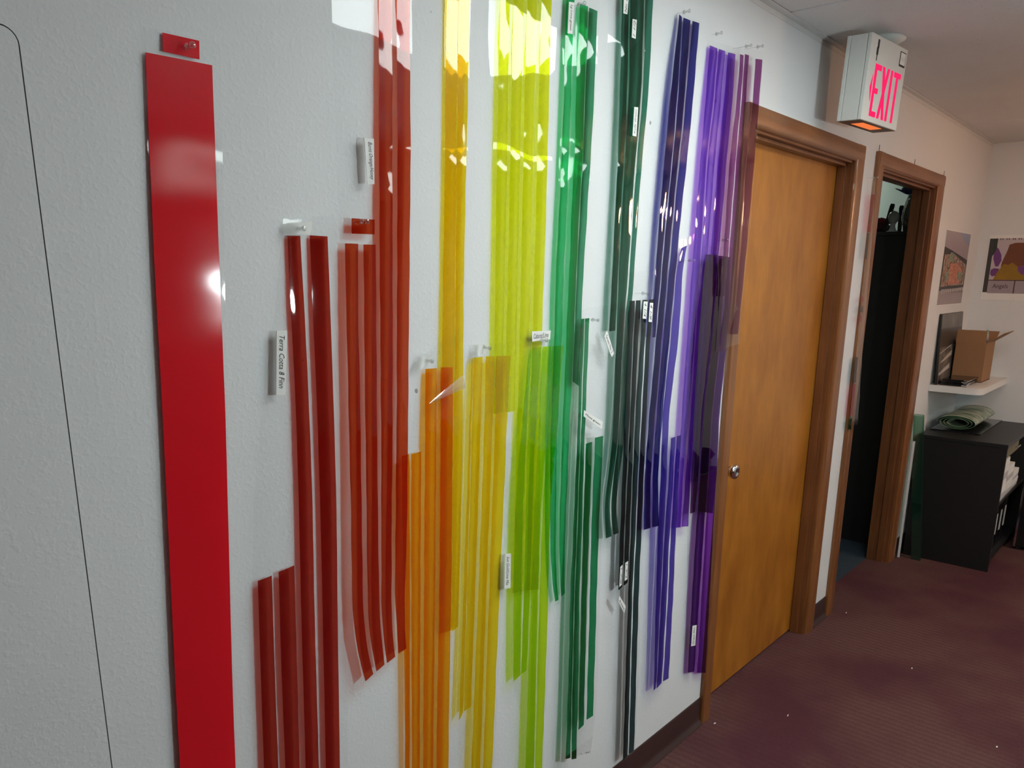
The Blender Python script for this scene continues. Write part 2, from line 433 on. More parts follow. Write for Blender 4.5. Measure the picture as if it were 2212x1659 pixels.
# doors
def mould(axis_pts, a, b, axis, name, parent, mat):
    return auto_smooth(MB().prism(axis_pts, axis, a, b).build(name, mat, parent), 35)
def stile(x0, x1, z1, flip, parent):
    """upright casing with an eased, slightly stepped face"""
    d = [0.0, -0.012, -0.017, -0.018, -0.018, -0.014, -0.010, 0.0]
    t_ = [0.0, 0.0, 0.06, 0.16, 0.86, 0.95, 1.0, 1.0]
    pr = [((x0 + (x1 - x0) * (1 - q if flip else q)), y) for q, y in zip(t_, d)]
    return mould(pr, 0.0, z1, 'z', 'casing_stile', parent, M['casing'])
def make_door_frame(name, D, xo0, xo1, ztop, jd):
    r = tag(empty(name, ((D[0] + D[1]) / 2, 0, 0)), kind='structure')
    stile(xo0, D[0] + 0.004, ztop - 0.0005, False, r); stile(D[1] - 0.004, xo1, ztop - 0.0005, True, r)
    hp = [(0.0, D[2] - 0.004), (-0.010, D[2] - 0.004), (-0.015, D[2]), (-0.019, D[2] + 0.008), (-0.019, ztop - 0.009), (-0.016, ztop - 0.001), (-0.012, ztop + 0.001), (0.0, ztop + 0.001)]
    mould(hp, xo0 + 0.010, xo1 - 0.010, 'x', 'casing_head', r, M['casing_head'])
    j = MB(); e = 0.012
    j.box(D[0] - 0.001, D[0] + e, -0.001, jd, 0, D[2]); j.box(D[1] - e, D[1] + 0.001, -0.001, jd, 0, D[2]); j.box(D[0], D[1], -0.001, jd, D[2] - e, D[2] + 0.001)
    j.build('jamb', M['jamb'], r)
    s = MB(); e2 = 0.024
    s.box(D[0] + e, D[0] + e2, 0.018, 0.052, 0, D[2] - e, 0.002); s.box(D[1] - e2, D[1] - e, 0.018, 0.052, 0, D[2] - e, 0.002); s.box(D[0] + e, D[1] - e, 0.018, 0.052, D[2] - e2, D[2] - e, 0.002)
    s.build('door_stop', M['jamb'], r)
    return r
d1 = make_door_frame('door_1', D1, 1.985, 3.062, 2.089, TH)
sl = MB().box(D1[0] + 0.014, D1[1] - 0.014, 0.054, 0.095, 0.010, D1[2] - 0.015, 0.002).build('door_slab', M['door'], d1)
kx, kz = 2.135, 0.915
kn = MB().lathe([(0.030, 0.054), (0.030, 0.049), (0.014, 0.045), (0.012, 0.028), (0.020, 0.022), (0.0265, 0.012), (0.0275, 0.004), (0.024, -0.003), (0.012, -0.006), (0.010, -0.004), (0.002, -0.004)], (kx, 0, kz), 'y', 28).build('knob', M['chrome'], d1, True)
tag(kn, 'round chrome door knob')
d2 = make_door_frame('door_2', D2, 3.235, 4.325, 2.093, TH)
MB().box(D2[1] - 0.0135, D2[1] - 0.0115, 0.020, 0.048, 0.93, 0.985).build('strike_plate', M['chrome'], d2)
for (x, z) in ((3.245, 2.094), (3.77, 2.094), (4.31, 2.094)):
    MB().lathe([(0.0012, 0), (0.0012, 0.024)], (x, -0.008, z), 'z', 6).build('nail', M['ink'], d2)

FILMS = {
 'red': dict(clear=[(0.1541, -0.002, 1.903, 0.2694, -0.0027, 1.905), (0.1513, -0.0039, 1.8477, 0.2675, -0.0042, 1.8592), (0.1361, -0.0054, 1.5053, 0.2432, -0.0054, 1.5011), (0.1191, -0.0065, 1.1528, 0.2207, -0.0065, 1.1253), (0.0994, -0.0075, 0.7888, 0.1993, -0.0075, 0.7372), (0.0729, -0.0088, 0.3, 0.1752, -0.0086, 0.3)],
  strips=[
   ('red', [(0.1566, -0.0044, 1.87, 0.2539, -0.0049, 1.8716), (0.1403, -0.0063, 1.6012, 0.2408, -0.0063, 1.603), (0.1298, -0.007, 1.3696, 0.2303, -0.007, 1.3567), (0.1185, -0.0077, 1.1533, 0.2168, -0.0077, 1.1266), (0.1071, -0.0083, 0.9388, 0.2034, -0.0083, 0.8989), (0.1004, -0.0087, 0.7888, 0.1961, -0.0087, 0.7394), (0.0784, -0.01, 0.3, 0.176, -0.0098, 0.3)]),
   ('redtab', [(0.1835, -0.0035, 1.9003, 0.2373, -0.0038, 1.9008), (0.1817, -0.0043, 1.876, 0.235, -0.0047, 1.8757)]),
  ]),
 'cola': dict(clear=[(0.3598, -0.003, 1.6647, 0.4607, -0.003, 1.6756), (0.3468, -0.0056, 1.6007, 0.4675, -0.0056, 1.6031), (0.3264, -0.0067, 1.4941, 0.4637, -0.0067, 1.4884), (0.2913, -0.0072, 1.3489, 0.457, -0.0072, 1.3277), (0.2662, -0.0078, 1.1953, 0.4497, -0.0078, 1.1545), (0.2564, -0.0082, 1.0827, 0.4451, -0.0082, 1.0278), (0.2468, -0.0087, 0.9166, 0.4395, -0.0087, 0.8408), (0.2384, -0.0093, 0.7178, 0.4323, -0.0093, 0.6176), (0.2209, -0.0106, 0.3, 0.4221, -0.0102, 0.3)],
  strips=[
   ('cola', [(0.3639, -0.0053, 1.638, 0.3887, -0.0053, 1.639), (0.3607, -0.0079, 1.4928, 0.3874, -0.0079, 1.4917), (0.3602, -0.0083, 1.3801, 0.3865, -0.0083, 1.3774), (0.3581, -0.0085, 1.3163, 0.3854, -0.0085, 1.3124), (0.3537, -0.009, 1.1761, 0.382, -0.009, 1.1698), (0.3461, -0.0095, 1.0036, 0.3743, -0.0095, 0.9945), (0.3345, -0.0105, 0.6687, 0.3636, -0.0105, 0.6537), (0.3218, -0.0116, 0.3, 0.3525, -0.0116, 0.3)]),
   ('cola', [(0.4072, -0.0053, 1.6406, 0.4433, -0.0053, 1.6402), (0.4037, -0.0079, 1.491, 0.4401, -0.0079, 1.4895), (0.403, -0.0083, 1.3756, 0.4382, -0.0083, 1.3719), (0.4015, -0.0085, 1.3101, 0.4368, -0.0085, 1.3051), (0.3983, -0.0089, 1.1714, 0.4338, -0.0089, 1.1636), (0.3919, -0.0095, 0.9888, 0.4254, -0.0095, 0.978), (0.3792, -0.0105, 0.6456, 0.412, -0.0105, 0.6287), (0.3663, -0.0115, 0.3, 0.3995, -0.0115, 0.3)]),
   ('cola', [(0.264, -0.0094, 1.0682, 0.2915, -0.0094, 1.0701), (0.2571, -0.0099, 0.913, 0.2843, -0.0099, 0.9023), (0.2488, -0.0105, 0.713, 0.2774, -0.0105, 0.6982), (0.2317, -0.0118, 0.3, 0.2638, -0.0117, 0.3)]),
   ('cola', [(0.3053, -0.0093, 1.0727, 0.3372, -0.0093, 1.0759), (0.2976, -0.0099, 0.897, 0.3301, -0.0099, 0.8843), (0.2917, -0.0105, 0.6908, 0.3218, -0.0105, 0.6753), (0.2805, -0.0117, 0.3, 0.3068, -0.0116, 0.3)]),
  ]),
 'brick': dict(clear=[(0.4782, -0.0023, 2.3, 0.6534, -0.0032, 2.3), (0.4707, -0.0065, 2.0074, 0.6453, -0.0065, 2.0485), (0.4672, -0.0084, 1.869, 0.6405, -0.0084, 1.897), (0.4636, -0.0104, 1.724, 0.6332, -0.0104, 1.7384), (0.4644, -0.0117, 1.6299, 0.6268, -0.0117, 1.633), (0.4629, -0.0134, 1.4928, 0.62, -0.0134, 1.4866), (0.4596, -0.0156, 1.3029, 0.6098, -0.0156, 1.2816), (0.4562, -0.0173, 1.155, 0.6, -0.0173, 1.1231), (0.4481, -0.0196, 0.9394, 0.5837, -0.0196, 0.8933), (0.4718, -0.021, 0.7953, 0.585, -0.0203, 0.8267)],
  strips=[
   ('brick', [(0.4737, -0.0129, 1.6298, 0.5021, -0.0129, 1.6299), (0.4681, -0.0146, 1.4886, 0.494, -0.0146, 1.4875), (0.4653, -0.0161, 1.3699, 0.4917, -0.0161, 1.3671), (0.4629, -0.0168, 1.3026, 0.4893, -0.0168, 1.2988), (0.4586, -0.0185, 1.1601, 0.4832, -0.0185, 1.1547), (0.4501, -0.0208, 0.9391, 0.4757, -0.0208, 0.9304), (0.4562, -0.0215, 0.8723, 0.4809, -0.0215, 0.863), (0.4733, -0.0222, 0.7974, 0.4937, -0.022, 0.8054)]),
   ('brick', [(0.514, -0.0129, 1.629, 0.5418, -0.0129, 1.6299), (0.5071, -0.0146, 1.487, 0.5351, -0.0146, 1.4858), (0.5003, -0.0168, 1.2972, 0.5278, -0.0168, 1.2934), (0.4947, -0.0185, 1.1468, 0.5217, -0.0185, 1.1408), (0.4869, -0.0208, 0.9266, 0.5159, -0.0208, 0.9167), (0.4913, -0.0215, 0.8591, 0.5186, -0.0215, 0.8488), (0.5019, -0.022, 0.8072, 0.5232, -0.0218, 0.8143)]),
   ('brick', [(0.5809, -0.0041, 2.3, 0.6096, -0.0043, 2.3), (0.5683, -0.0077, 2.0301, 0.5981, -0.0077, 2.0371), (0.5543, -0.0116, 1.7316, 0.5848, -0.0116, 1.7342), (0.5445, -0.0146, 1.4854, 0.5745, -0.0146, 1.4842), (0.5375, -0.0168, 1.292, 0.5655, -0.0168, 1.288), (0.5304, -0.0185, 1.1388, 0.5564, -0.0185, 1.1331), (0.5197, -0.0208, 0.9154, 0.5456, -0.0208, 0.9066), (0.5293, -0.0218, 0.8153, 0.5515, -0.0217, 0.8205)]),
   ('brick', [(0.6185, -0.0043, 2.3, 0.6477, -0.0044, 2.3), (0.6087, -0.0077, 2.0396, 0.6392, -0.0077, 2.0468), (0.5972, -0.0116, 1.7352, 0.6288, -0.0116, 1.7379), (0.5936, -0.0124, 1.6709, 0.6243, -0.0124, 1.6725), (0.5752, -0.0168, 1.2866, 0.6043, -0.0168, 1.2825), (0.5665, -0.0185, 1.1365, 0.5968, -0.0185, 1.1298), (0.556, -0.0205, 0.9392, 0.5822, -0.0205, 0.9308), (0.5587, -0.0209, 0.8931, 0.5793, -0.0209, 0.886), (0.56, -0.0216, 0.8243, 0.5823, -0.0215, 0.8275)]),
   ('brick', [(0.4892, -0.0135, 1.672, 0.5399, -0.0136, 1.6725), (0.4877, -0.0138, 1.6464, 0.5386, -0.0139, 1.6472)]),
  ]),
 'gold': dict(clear=[(0.735, -0.0047, 2.3, 0.8042, -0.0048, 2.3), (0.7274, -0.0053, 2.068, 0.796, -0.0053, 2.0841), (0.7169, -0.0061, 1.7457, 0.7833, -0.0061, 1.7513), (0.7104, -0.0064, 1.5947, 0.7781, -0.0064, 1.5956), (0.6997, -0.0071, 1.2965, 0.7713, -0.0071, 1.2874), (0.692, -0.0075, 1.1007, 0.7638, -0.0075, 1.0847), (0.6865, -0.008, 0.8154, 0.751, -0.008, 0.8148)],
  strips=[
   ('gold', [(0.7377, -0.0059, 2.3, 0.767, -0.006, 2.3), (0.7302, -0.0065, 2.0684, 0.7604, -0.0065, 2.0755), (0.7197, -0.0073, 1.7459, 0.7509, -0.0073, 1.7485), (0.7139, -0.0076, 1.5947, 0.7469, -0.0076, 1.5952), (0.708, -0.0079, 1.4554, 0.7433, -0.0079, 1.4536), (0.7025, -0.0083, 1.2963, 0.7371, -0.0083, 1.2919), (0.6949, -0.0087, 1.1003, 0.7303, -0.0087, 1.0924), (0.6892, -0.0092, 0.8176, 0.725, -0.0092, 0.8143)]),
   ('gold', [(0.7679, -0.006, 2.3, 0.8016, -0.006, 2.3), (0.7615, -0.0065, 2.0758, 0.7925, -0.0065, 2.083), (0.7522, -0.0073, 1.7486, 0.7785, -0.0073, 1.7508), (0.7488, -0.0076, 1.5952, 0.772, -0.0076, 1.5955), (0.7451, -0.0079, 1.4535, 0.7688, -0.0079, 1.4522), (0.7385, -0.0083, 1.2917, 0.7659, -0.0083, 1.2882), (0.7313, -0.0087, 1.0922, 0.7583, -0.0087, 1.0862), (0.7264, -0.0092, 0.8107, 0.7461, -0.0092, 0.8154)]),
  ]),
 'orange': dict(clear=[(0.6483, -0.0052, 1.418, 0.7704, -0.0052, 1.4803), (0.6335, -0.0089, 1.3514, 0.7623, -0.0071, 1.3744), (0.6066, -0.0109, 1.2348, 0.7461, -0.0108, 1.2218), (0.5885, -0.0111, 1.1244, 0.7362, -0.0111, 1.0916), (0.5819, -0.0113, 0.9988, 0.7303, -0.0113, 0.9563), (0.5769, -0.0117, 0.774, 0.7213, -0.0117, 0.7161), (0.5733, -0.0121, 0.546, 0.7135, -0.0121, 0.4736), (0.5695, -0.0125, 0.3, 0.7079, -0.0123, 0.3)],
  strips=[
   ('orange', [(0.6614, -0.0075, 1.3971, 0.6929, -0.0074, 1.3964), (0.6554, -0.0119, 1.3136, 0.6863, -0.0119, 1.3098), (0.6438, -0.0125, 0.9814, 0.676, -0.0125, 0.9722), (0.6365, -0.0129, 0.7505, 0.6679, -0.0129, 0.738), (0.6296, -0.0133, 0.5175, 0.6596, -0.0133, 0.502), (0.6232, -0.0136, 0.3, 0.6525, -0.0136, 0.3)]),
   ('orange', [(0.7038, -0.0074, 1.3968, 0.7384, -0.0073, 1.3946), (0.6973, -0.0119, 1.3085, 0.7328, -0.0119, 1.3041), (0.6888, -0.0125, 0.9685, 0.7243, -0.0125, 0.9583), (0.6762, -0.013, 0.6829, 0.713, -0.013, 0.6672), (0.6691, -0.0133, 0.4971, 0.7073, -0.0133, 0.4774), (0.6616, -0.0136, 0.3, 0.7019, -0.0135, 0.3)]),
   ('orange', [(0.6152, -0.0121, 1.2328, 0.6421, -0.0121, 1.2336), (0.6084, -0.0125, 0.9915, 0.634, -0.0125, 0.9842), (0.5972, -0.0133, 0.5342, 0.6194, -0.0133, 0.5228), (0.5915, -0.0137, 0.3, 0.6123, -0.0136, 0.3)]),
   ('orange', [(0.591, -0.0121, 1.2329, 0.6104, -0.0121, 1.2335), (0.587, -0.0125, 0.9976, 0.6049, -0.0125, 0.9925), (0.5775, -0.0133, 0.5444, 0.5906, -0.0133, 0.5377), (0.5724, -0.0137, 0.3, 0.5831, -0.0137, 0.3)]),
  ]),
 'amber': dict(clear=[(0.7875, -0.007, 1.4369, 0.9259, -0.007, 1.4358), (0.7735, -0.0145, 1.288, 0.9118, -0.0145, 1.2808), (0.7573, -0.0157, 0.9497, 0.8911, -0.0157, 0.9114), (0.7378, -0.0166, 0.6534, 0.8717, -0.0166, 0.5962), (0.7355, -0.0172, 0.4646, 0.8591, -0.0172, 0.4007), (0.7335, -0.0176, 0.3, 0.8526, -0.0174, 0.3)],
  strips=[
   ('amber', [(0.7965, -0.01, 1.4096, 0.8244, -0.0099, 1.41), (0.7869, -0.0157, 1.2979, 0.8142, -0.0157, 1.2945), (0.7705, -0.0169, 0.9463, 0.7959, -0.0169, 0.939), (0.7532, -0.0179, 0.6037, 0.7778, -0.0179, 0.6064)]),
   ('amber', [(0.8342, -0.0098, 1.4101, 0.8621, -0.0098, 1.4087), (0.826, -0.0157, 1.2931, 0.8522, -0.0157, 1.2899), (0.8069, -0.0169, 0.9359, 0.8331, -0.0169, 0.9284), (0.7776, -0.0184, 0.4434, 0.808, -0.0184, 0.4277), (0.7691, -0.0188, 0.3, 0.8016, -0.0187, 0.3)]),
   ('amber', [(0.8673, -0.0098, 1.4085, 0.9152, -0.0097, 1.4064), (0.8603, -0.0157, 1.2889, 0.9, -0.0157, 1.284), (0.8425, -0.0169, 0.9257, 0.8792, -0.0169, 0.9152), (0.8183, -0.0184, 0.4224, 0.851, -0.0184, 0.4055), (0.8124, -0.0187, 0.3, 0.8452, -0.0187, 0.3)]),
   ('amber', [(0.791, -0.0102, 1.4071, 0.7954, -0.0101, 1.4087), (0.7793, -0.0157, 1.2988, 0.785, -0.0157, 1.2981), (0.7587, -0.0169, 0.9496, 0.7692, -0.0169, 0.9466), (0.738, -0.018, 0.587, 0.7518, -0.0179, 0.6031)]),
  ]),
 'lime': dict(clear=[(0.848, -0.0078, 2.3, 1.0672, -0.008, 2.3), (0.8431, -0.0083, 2.0946, 1.06, -0.0083, 2.1455), (0.8406, -0.0086, 1.988, 1.0546, -0.0086, 2.0281), (0.8543, -0.0088, 1.9145, 1.0503, -0.0087, 1.9633), (0.8578, -0.0092, 1.7213, 1.0481, -0.0092, 1.7344), (0.8531, -0.0099, 1.4105, 1.0383, -0.0099, 1.3977), (0.8475, -0.0102, 1.278, 1.0356, -0.0102, 1.2539), (0.9082, -0.0106, 1.0533, 1.0386, -0.0106, 1.0244), (0.924, -0.011, 0.83, 1.0373, -0.011, 0.8128)],
  strips=[
   ('lime', [(0.882, -0.009, 2.3, 0.9095, -0.009, 2.3), (0.8753, -0.0095, 2.1019, 0.9041, -0.0095, 2.1087), (0.8699, -0.0099, 1.9459, 0.8996, -0.0099, 1.9509), (0.866, -0.0102, 1.8027, 0.897, -0.0102, 1.8059), (0.865, -0.0104, 1.7218, 0.8965, -0.0104, 1.7239), (0.8599, -0.0111, 1.4101, 0.8885, -0.0111, 1.4081), (0.857, -0.0114, 1.2831, 0.8903, -0.0114, 1.2826)]),
   ('lime', [(0.9196, -0.0091, 2.3, 0.9512, -0.0091, 2.3), (0.9143, -0.0095, 2.1111, 0.9456, -0.0095, 2.1184), (0.9099, -0.0099, 1.9526, 0.9407, -0.0099, 1.9577), (0.908, -0.0102, 1.8071, 0.9387, -0.0102, 1.8103), (0.8989, -0.0111, 1.4074, 0.9327, -0.0111, 1.4051), (0.8965, -0.0114, 1.2816, 0.9299, -0.0114, 1.2806)]),
   ('lime', [(0.9631, -0.0091, 2.3, 0.993, -0.0091, 2.3), (0.9568, -0.0095, 2.1211, 0.9885, -0.0095, 2.1285), (0.951, -0.0099, 1.9594, 0.9841, -0.0099, 1.965), (0.95, -0.0102, 1.8115, 0.9815, -0.0102, 1.8147), (0.9435, -0.0111, 1.4043, 0.9755, -0.0111, 1.4021), (0.9351, -0.0116, 1.1324, 0.9685, -0.0116, 1.1262), (0.9293, -0.0122, 0.8382, 0.9613, -0.0122, 0.8343)]),
   ('lime', [(1.0063, -0.0091, 2.3, 1.0382, -0.0091, 2.3), (1.0025, -0.0095, 2.1318, 1.0357, -0.0095, 2.1396), (0.9987, -0.0099, 1.9674, 1.0332, -0.0099, 1.9732), (0.9952, -0.0102, 1.8162, 1.0312, -0.0102, 1.8199), (0.9951, -0.0104, 1.7307, 1.0307, -0.0104, 1.7331), (0.9877, -0.0111, 1.4013, 1.0218, -0.0111, 1.3989), (0.9822, -0.0118, 1.0371, 1.0263, -0.0118, 1.0273), (0.9796, -0.0122, 0.8298, 1.0278, -0.0122, 0.818)]),
  ]),
 'leaf': dict(clear=[(0.9791, -0.008, 1.436, 1.1172, -0.008, 1.4394), (0.9636, -0.0164, 1.3173, 1.0992, -0.0164, 1.303), (0.9289, -0.017, 1.1345, 1.0787, -0.017, 1.1067), (0.9182, -0.0176, 0.939, 1.0708, -0.0176, 0.8976), (0.9221, -0.0185, 0.6082, 1.0691, -0.0184, 0.5926), (0.963, -0.0188, 0.4799, 1.0543, -0.0188, 0.4379), (0.9653, -0.0192, 0.3468, 1.0542, -0.0192, 0.3008), (0.9661, -0.0193, 0.3, 1.0542, -0.0192, 0.3)],
  strips=[
   ('leaf', [(0.9894, -0.0104, 1.4185, 1.0218, -0.0103, 1.4185), (0.9839, -0.0133, 1.3786, 1.0135, -0.0133, 1.3763), (0.9657, -0.0182, 1.1279, 0.9913, -0.0182, 1.1231), (0.9632, -0.0189, 0.8917, 0.9871, -0.0189, 0.8848), (0.9548, -0.0197, 0.6173, 0.9766, -0.0197, 0.6184)]),
   ('leaf', [(1.0261, -0.0102, 1.4188, 1.059, -0.0102, 1.4178), (1.0031, -0.0182, 1.121, 1.0299, -0.0182, 1.116), (0.9968, -0.0185, 1.0353, 1.0216, -0.0185, 1.0298), (0.987, -0.0193, 0.756, 1.0149, -0.0193, 0.7465), (0.977, -0.0204, 0.3413, 1.0125, -0.0204, 0.323), (0.976, -0.0205, 0.3, 1.0124, -0.0204, 0.3)]),
   ('leaf', [(1.0633, -0.0102, 1.4176, 1.1069, -0.0101, 1.4165), (1.0362, -0.0182, 1.1148, 1.067, -0.0182, 1.1091), (1.0288, -0.0185, 1.0282, 1.0579, -0.0185, 1.0217), (1.0217, -0.0193, 0.7442, 1.0575, -0.0193, 0.732), (1.0172, -0.0204, 0.3205, 1.0467, -0.0204, 0.3053), (1.0169, -0.0204, 0.3, 1.0466, -0.0204, 0.3)]),
   ('leaf', [(0.9787, -0.0108, 1.4134, 0.9864, -0.0105, 1.417), (0.9324, -0.0182, 1.1341, 0.9573, -0.0182, 1.1295), (0.9235, -0.0188, 0.9378, 0.9523, -0.0188, 0.93), (0.9254, -0.0197, 0.6103, 0.9531, -0.0197, 0.6161)]),
  ]),
 'green': dict(clear=[(1.0835, -0.0057, 2.2045, 1.2132, -0.0063, 2.2284), (1.0752, -0.009, 2.149, 1.2068, -0.0095, 2.1705), (1.0753, -0.0119, 1.9762, 1.2034, -0.0119, 1.9974), (1.0697, -0.0122, 1.7751, 1.1935, -0.0122, 1.7856), (1.0586, -0.0125, 1.5623, 1.1794, -0.0125, 1.5621), (1.0585, -0.0127, 1.4159, 1.1779, -0.0127, 1.4086), (1.0566, -0.013, 1.2065, 1.1794, -0.013, 1.1885), (1.0648, -0.0133, 0.9591, 1.1598, -0.0133, 0.9357), (1.0928, -0.0135, 0.7517, 1.1599, -0.0135, 0.7561)],
  strips=[
   ('green', [(1.0857, -0.0096, 2.1602, 1.1136, -0.01, 2.1596), (1.0815, -0.0131, 1.9771, 1.1069, -0.0131, 1.9813), (1.0777, -0.0133, 1.8245, 1.1046, -0.0133, 1.8273), (1.0657, -0.0137, 1.5623, 1.0954, -0.0137, 1.5623), (1.0655, -0.0139, 1.4155, 1.0939, -0.0139, 1.4138), (1.0587, -0.0142, 1.2063, 1.0849, -0.0142, 1.2025), (1.0653, -0.0145, 0.9592, 1.0876, -0.0145, 0.9537), (1.0767, -0.0146, 0.8294, 1.0958, -0.0146, 0.8237), (1.0927, -0.0147, 0.7658, 1.1066, -0.0147, 0.7669)]),
   ('green', [(1.1342, -0.0106, 2.1553, 1.1648, -0.0109, 2.1568), (1.1248, -0.0131, 1.9842, 1.157, -0.0131, 1.9896), (1.1265, -0.0133, 1.8296, 1.1581, -0.0133, 1.8329), (1.1214, -0.0134, 1.7794, 1.1516, -0.0134, 1.782), (1.1162, -0.0137, 1.5622, 1.1442, -0.0137, 1.5622), (1.111, -0.0139, 1.4128, 1.1421, -0.0139, 1.4108), (1.1053, -0.0142, 1.1995, 1.1337, -0.0142, 1.1954), (1.1031, -0.0145, 0.9499, 1.1278, -0.0145, 0.9438), (1.11, -0.0146, 0.8194, 1.1297, -0.0146, 0.8136), (1.119, -0.0147, 0.7709, 1.1338, -0.0147, 0.7761)]),
   ('green2', [(1.1682, -0.011, 2.1557, 1.1996, -0.0114, 2.1554), (1.1588, -0.0131, 1.9899, 1.1945, -0.0131, 1.9958), (1.1599, -0.0133, 1.8331, 1.189, -0.0133, 1.8361), (1.1543, -0.0134, 1.7822, 1.1841, -0.0134, 1.7847), (1.147, -0.0137, 1.5622, 1.1721, -0.0137, 1.5621), (1.1439, -0.0139, 1.4107, 1.1703, -0.0139, 1.4091), (1.1416, -0.014, 1.3279, 1.1676, -0.014, 1.314)]),
  ]),
 'bottle': dict(clear=[(1.2335, -0.0133, 2.3, 1.4335, -0.0138, 2.3), (1.2352, -0.0145, 2.1855, 1.4308, -0.0145, 2.2315), (1.2366, -0.0155, 2.0904, 1.4268, -0.0155, 2.1281), (1.2755, -0.0179, 1.8448, 1.4098, -0.0179, 1.8588), (1.2724, -0.0203, 1.59, 1.3954, -0.0203, 1.5911), (1.2646, -0.0216, 1.4385, 1.3804, -0.0216, 1.433), (1.2901, -0.0235, 1.2107, 1.379, -0.0235, 1.1989), (1.2923, -0.0243, 1.0987, 1.3664, -0.0243, 1.0857), (1.2733, -0.0253, 0.9753, 1.3498, -0.0253, 0.9583), (1.2916, -0.026, 0.8823, 1.3683, -0.0258, 0.8872)],
  strips=[
   ('bottle', [(1.2865, -0.0147, 2.3, 1.3138, -0.0147, 2.3), (1.2885, -0.0157, 2.1978, 1.3168, -0.0157, 2.2045), (1.292, -0.0176, 2.0113, 1.3228, -0.0176, 2.0164), (1.2916, -0.0191, 1.8464, 1.3193, -0.0191, 1.8492), (1.2908, -0.0196, 1.7933, 1.3143, -0.0196, 1.7953), (1.2846, -0.0215, 1.5901, 1.3096, -0.0215, 1.5903), (1.2797, -0.0227, 1.4425, 1.3073, -0.0227, 1.4436)]),
   ('bottle', [(1.3191, -0.0147, 2.3, 1.3795, -0.0149, 2.3), (1.3228, -0.0157, 2.2059, 1.3814, -0.0157, 2.2197), (1.3304, -0.0176, 2.0177, 1.386, -0.0176, 2.0269), (1.3248, -0.0191, 1.8498, 1.3705, -0.0191, 1.8546), (1.3198, -0.0196, 1.7958, 1.3649, -0.0196, 1.7996), (1.3144, -0.0215, 1.5904, 1.3569, -0.0215, 1.5907), (1.312, -0.0229, 1.4187, 1.3411, -0.0229, 1.4171), (1.3122, -0.0247, 1.2079, 1.3398, -0.0247, 1.2042), (1.3046, -0.0255, 1.0967, 1.3275, -0.0255, 1.0927), (1.2813, -0.0264, 0.9866, 1.3044, -0.0264, 0.9816), (1.2948, -0.0271, 0.8887, 1.323, -0.0271, 0.8876)]),
   ('bottle', [(1.3857, -0.0149, 2.3, 1.424, -0.015, 2.3), (1.3879, -0.0157, 2.2212, 1.4226, -0.0157, 2.2293), (1.3934, -0.0176, 2.0281, 1.4188, -0.0176, 2.0323), (1.3768, -0.0191, 1.8552, 1.4014, -0.0191, 1.8578), (1.3713, -0.0196, 1.8001, 1.3949, -0.0196, 1.8021), (1.3639, -0.0215, 1.5908, 1.3857, -0.0215, 1.591), (1.3466, -0.0229, 1.4168, 1.3708, -0.0229, 1.4155), (1.3432, -0.0247, 1.2038, 1.3726, -0.0247, 1.1999), (1.3315, -0.0255, 1.092, 1.3576, -0.0255, 1.0875), (1.3095, -0.0264, 0.9805, 1.3356, -0.0264, 0.9748), (1.3312, -0.0271, 0.8899, 1.358, -0.027, 0.8886)]),
  ]),
 'moss': dict(clear=[(1.171, -0.01, 1.5, 1.3437, -0.01, 1.5107), (1.1569, -0.0182, 1.4102, 1.3291, -0.0182, 1.3997), (1.15, -0.0229, 1.1942, 1.3103, -0.0228, 1.1831), (1.1437, -0.0251, 0.9423, 1.278, -0.0251, 0.9092), (1.1376, -0.0265, 0.7798, 1.2785, -0.0265, 0.7359), (1.1342, -0.0294, 0.4055, 1.2799, -0.0292, 0.3678), (1.1305, -0.0305, 0.2667, 1.2467, -0.0305, 0.2066), (1.1313, -0.0302, 0.3, 1.266, -0.0297, 0.3)],
  strips=[
   ('moss', [(1.1716, -0.0132, 1.4769, 1.1847, -0.0131, 1.4776), (1.1542, -0.0241, 1.1937, 1.167, -0.0241, 1.1919), (1.1459, -0.0263, 0.9421, 1.1621, -0.0263, 0.938), (1.14, -0.0277, 0.7794, 1.1573, -0.0277, 0.774), (1.1401, -0.0301, 0.4756, 1.157, -0.0301, 0.4682), (1.1352, -0.0317, 0.2648, 1.1578, -0.0317, 0.2531), (1.1361, -0.0314, 0.3, 1.1576, -0.0313, 0.3)]),
   ('moss', [(1.187, -0.0131, 1.4775, 1.2051, -0.013, 1.478), (1.1695, -0.0241, 1.1915, 1.1858, -0.0241, 1.1891), (1.1648, -0.0263, 0.9374, 1.1844, -0.0263, 0.9326), (1.1602, -0.0277, 0.7731, 1.1812, -0.0277, 0.7666), (1.16, -0.0301, 0.4669, 1.1865, -0.0301, 0.4555), (1.1628, -0.0317, 0.2505, 1.1856, -0.0317, 0.2387), (1.1622, -0.0313, 0.3, 1.1859, -0.0312, 0.3)]),
   ('moss', [(1.192, -0.0243, 1.166, 1.22, -0.0242, 1.1669), (1.1899, -0.0263, 0.9312, 1.2162, -0.0263, 0.9247), (1.1906, -0.0277, 0.7636, 1.2151, -0.0277, 0.756), (1.1922, -0.0308, 0.3548, 1.2179, -0.0307, 0.3587)]),
   ('moss', [(1.2314, -0.0241, 1.1757, 1.2687, -0.0241, 1.1754), (1.226, -0.0263, 0.9223, 1.2609, -0.0263, 0.9137), (1.2288, -0.0277, 0.7517, 1.2615, -0.0277, 0.7415), (1.2302, -0.0306, 0.369, 1.2627, -0.0305, 0.3673)]),
  ]),
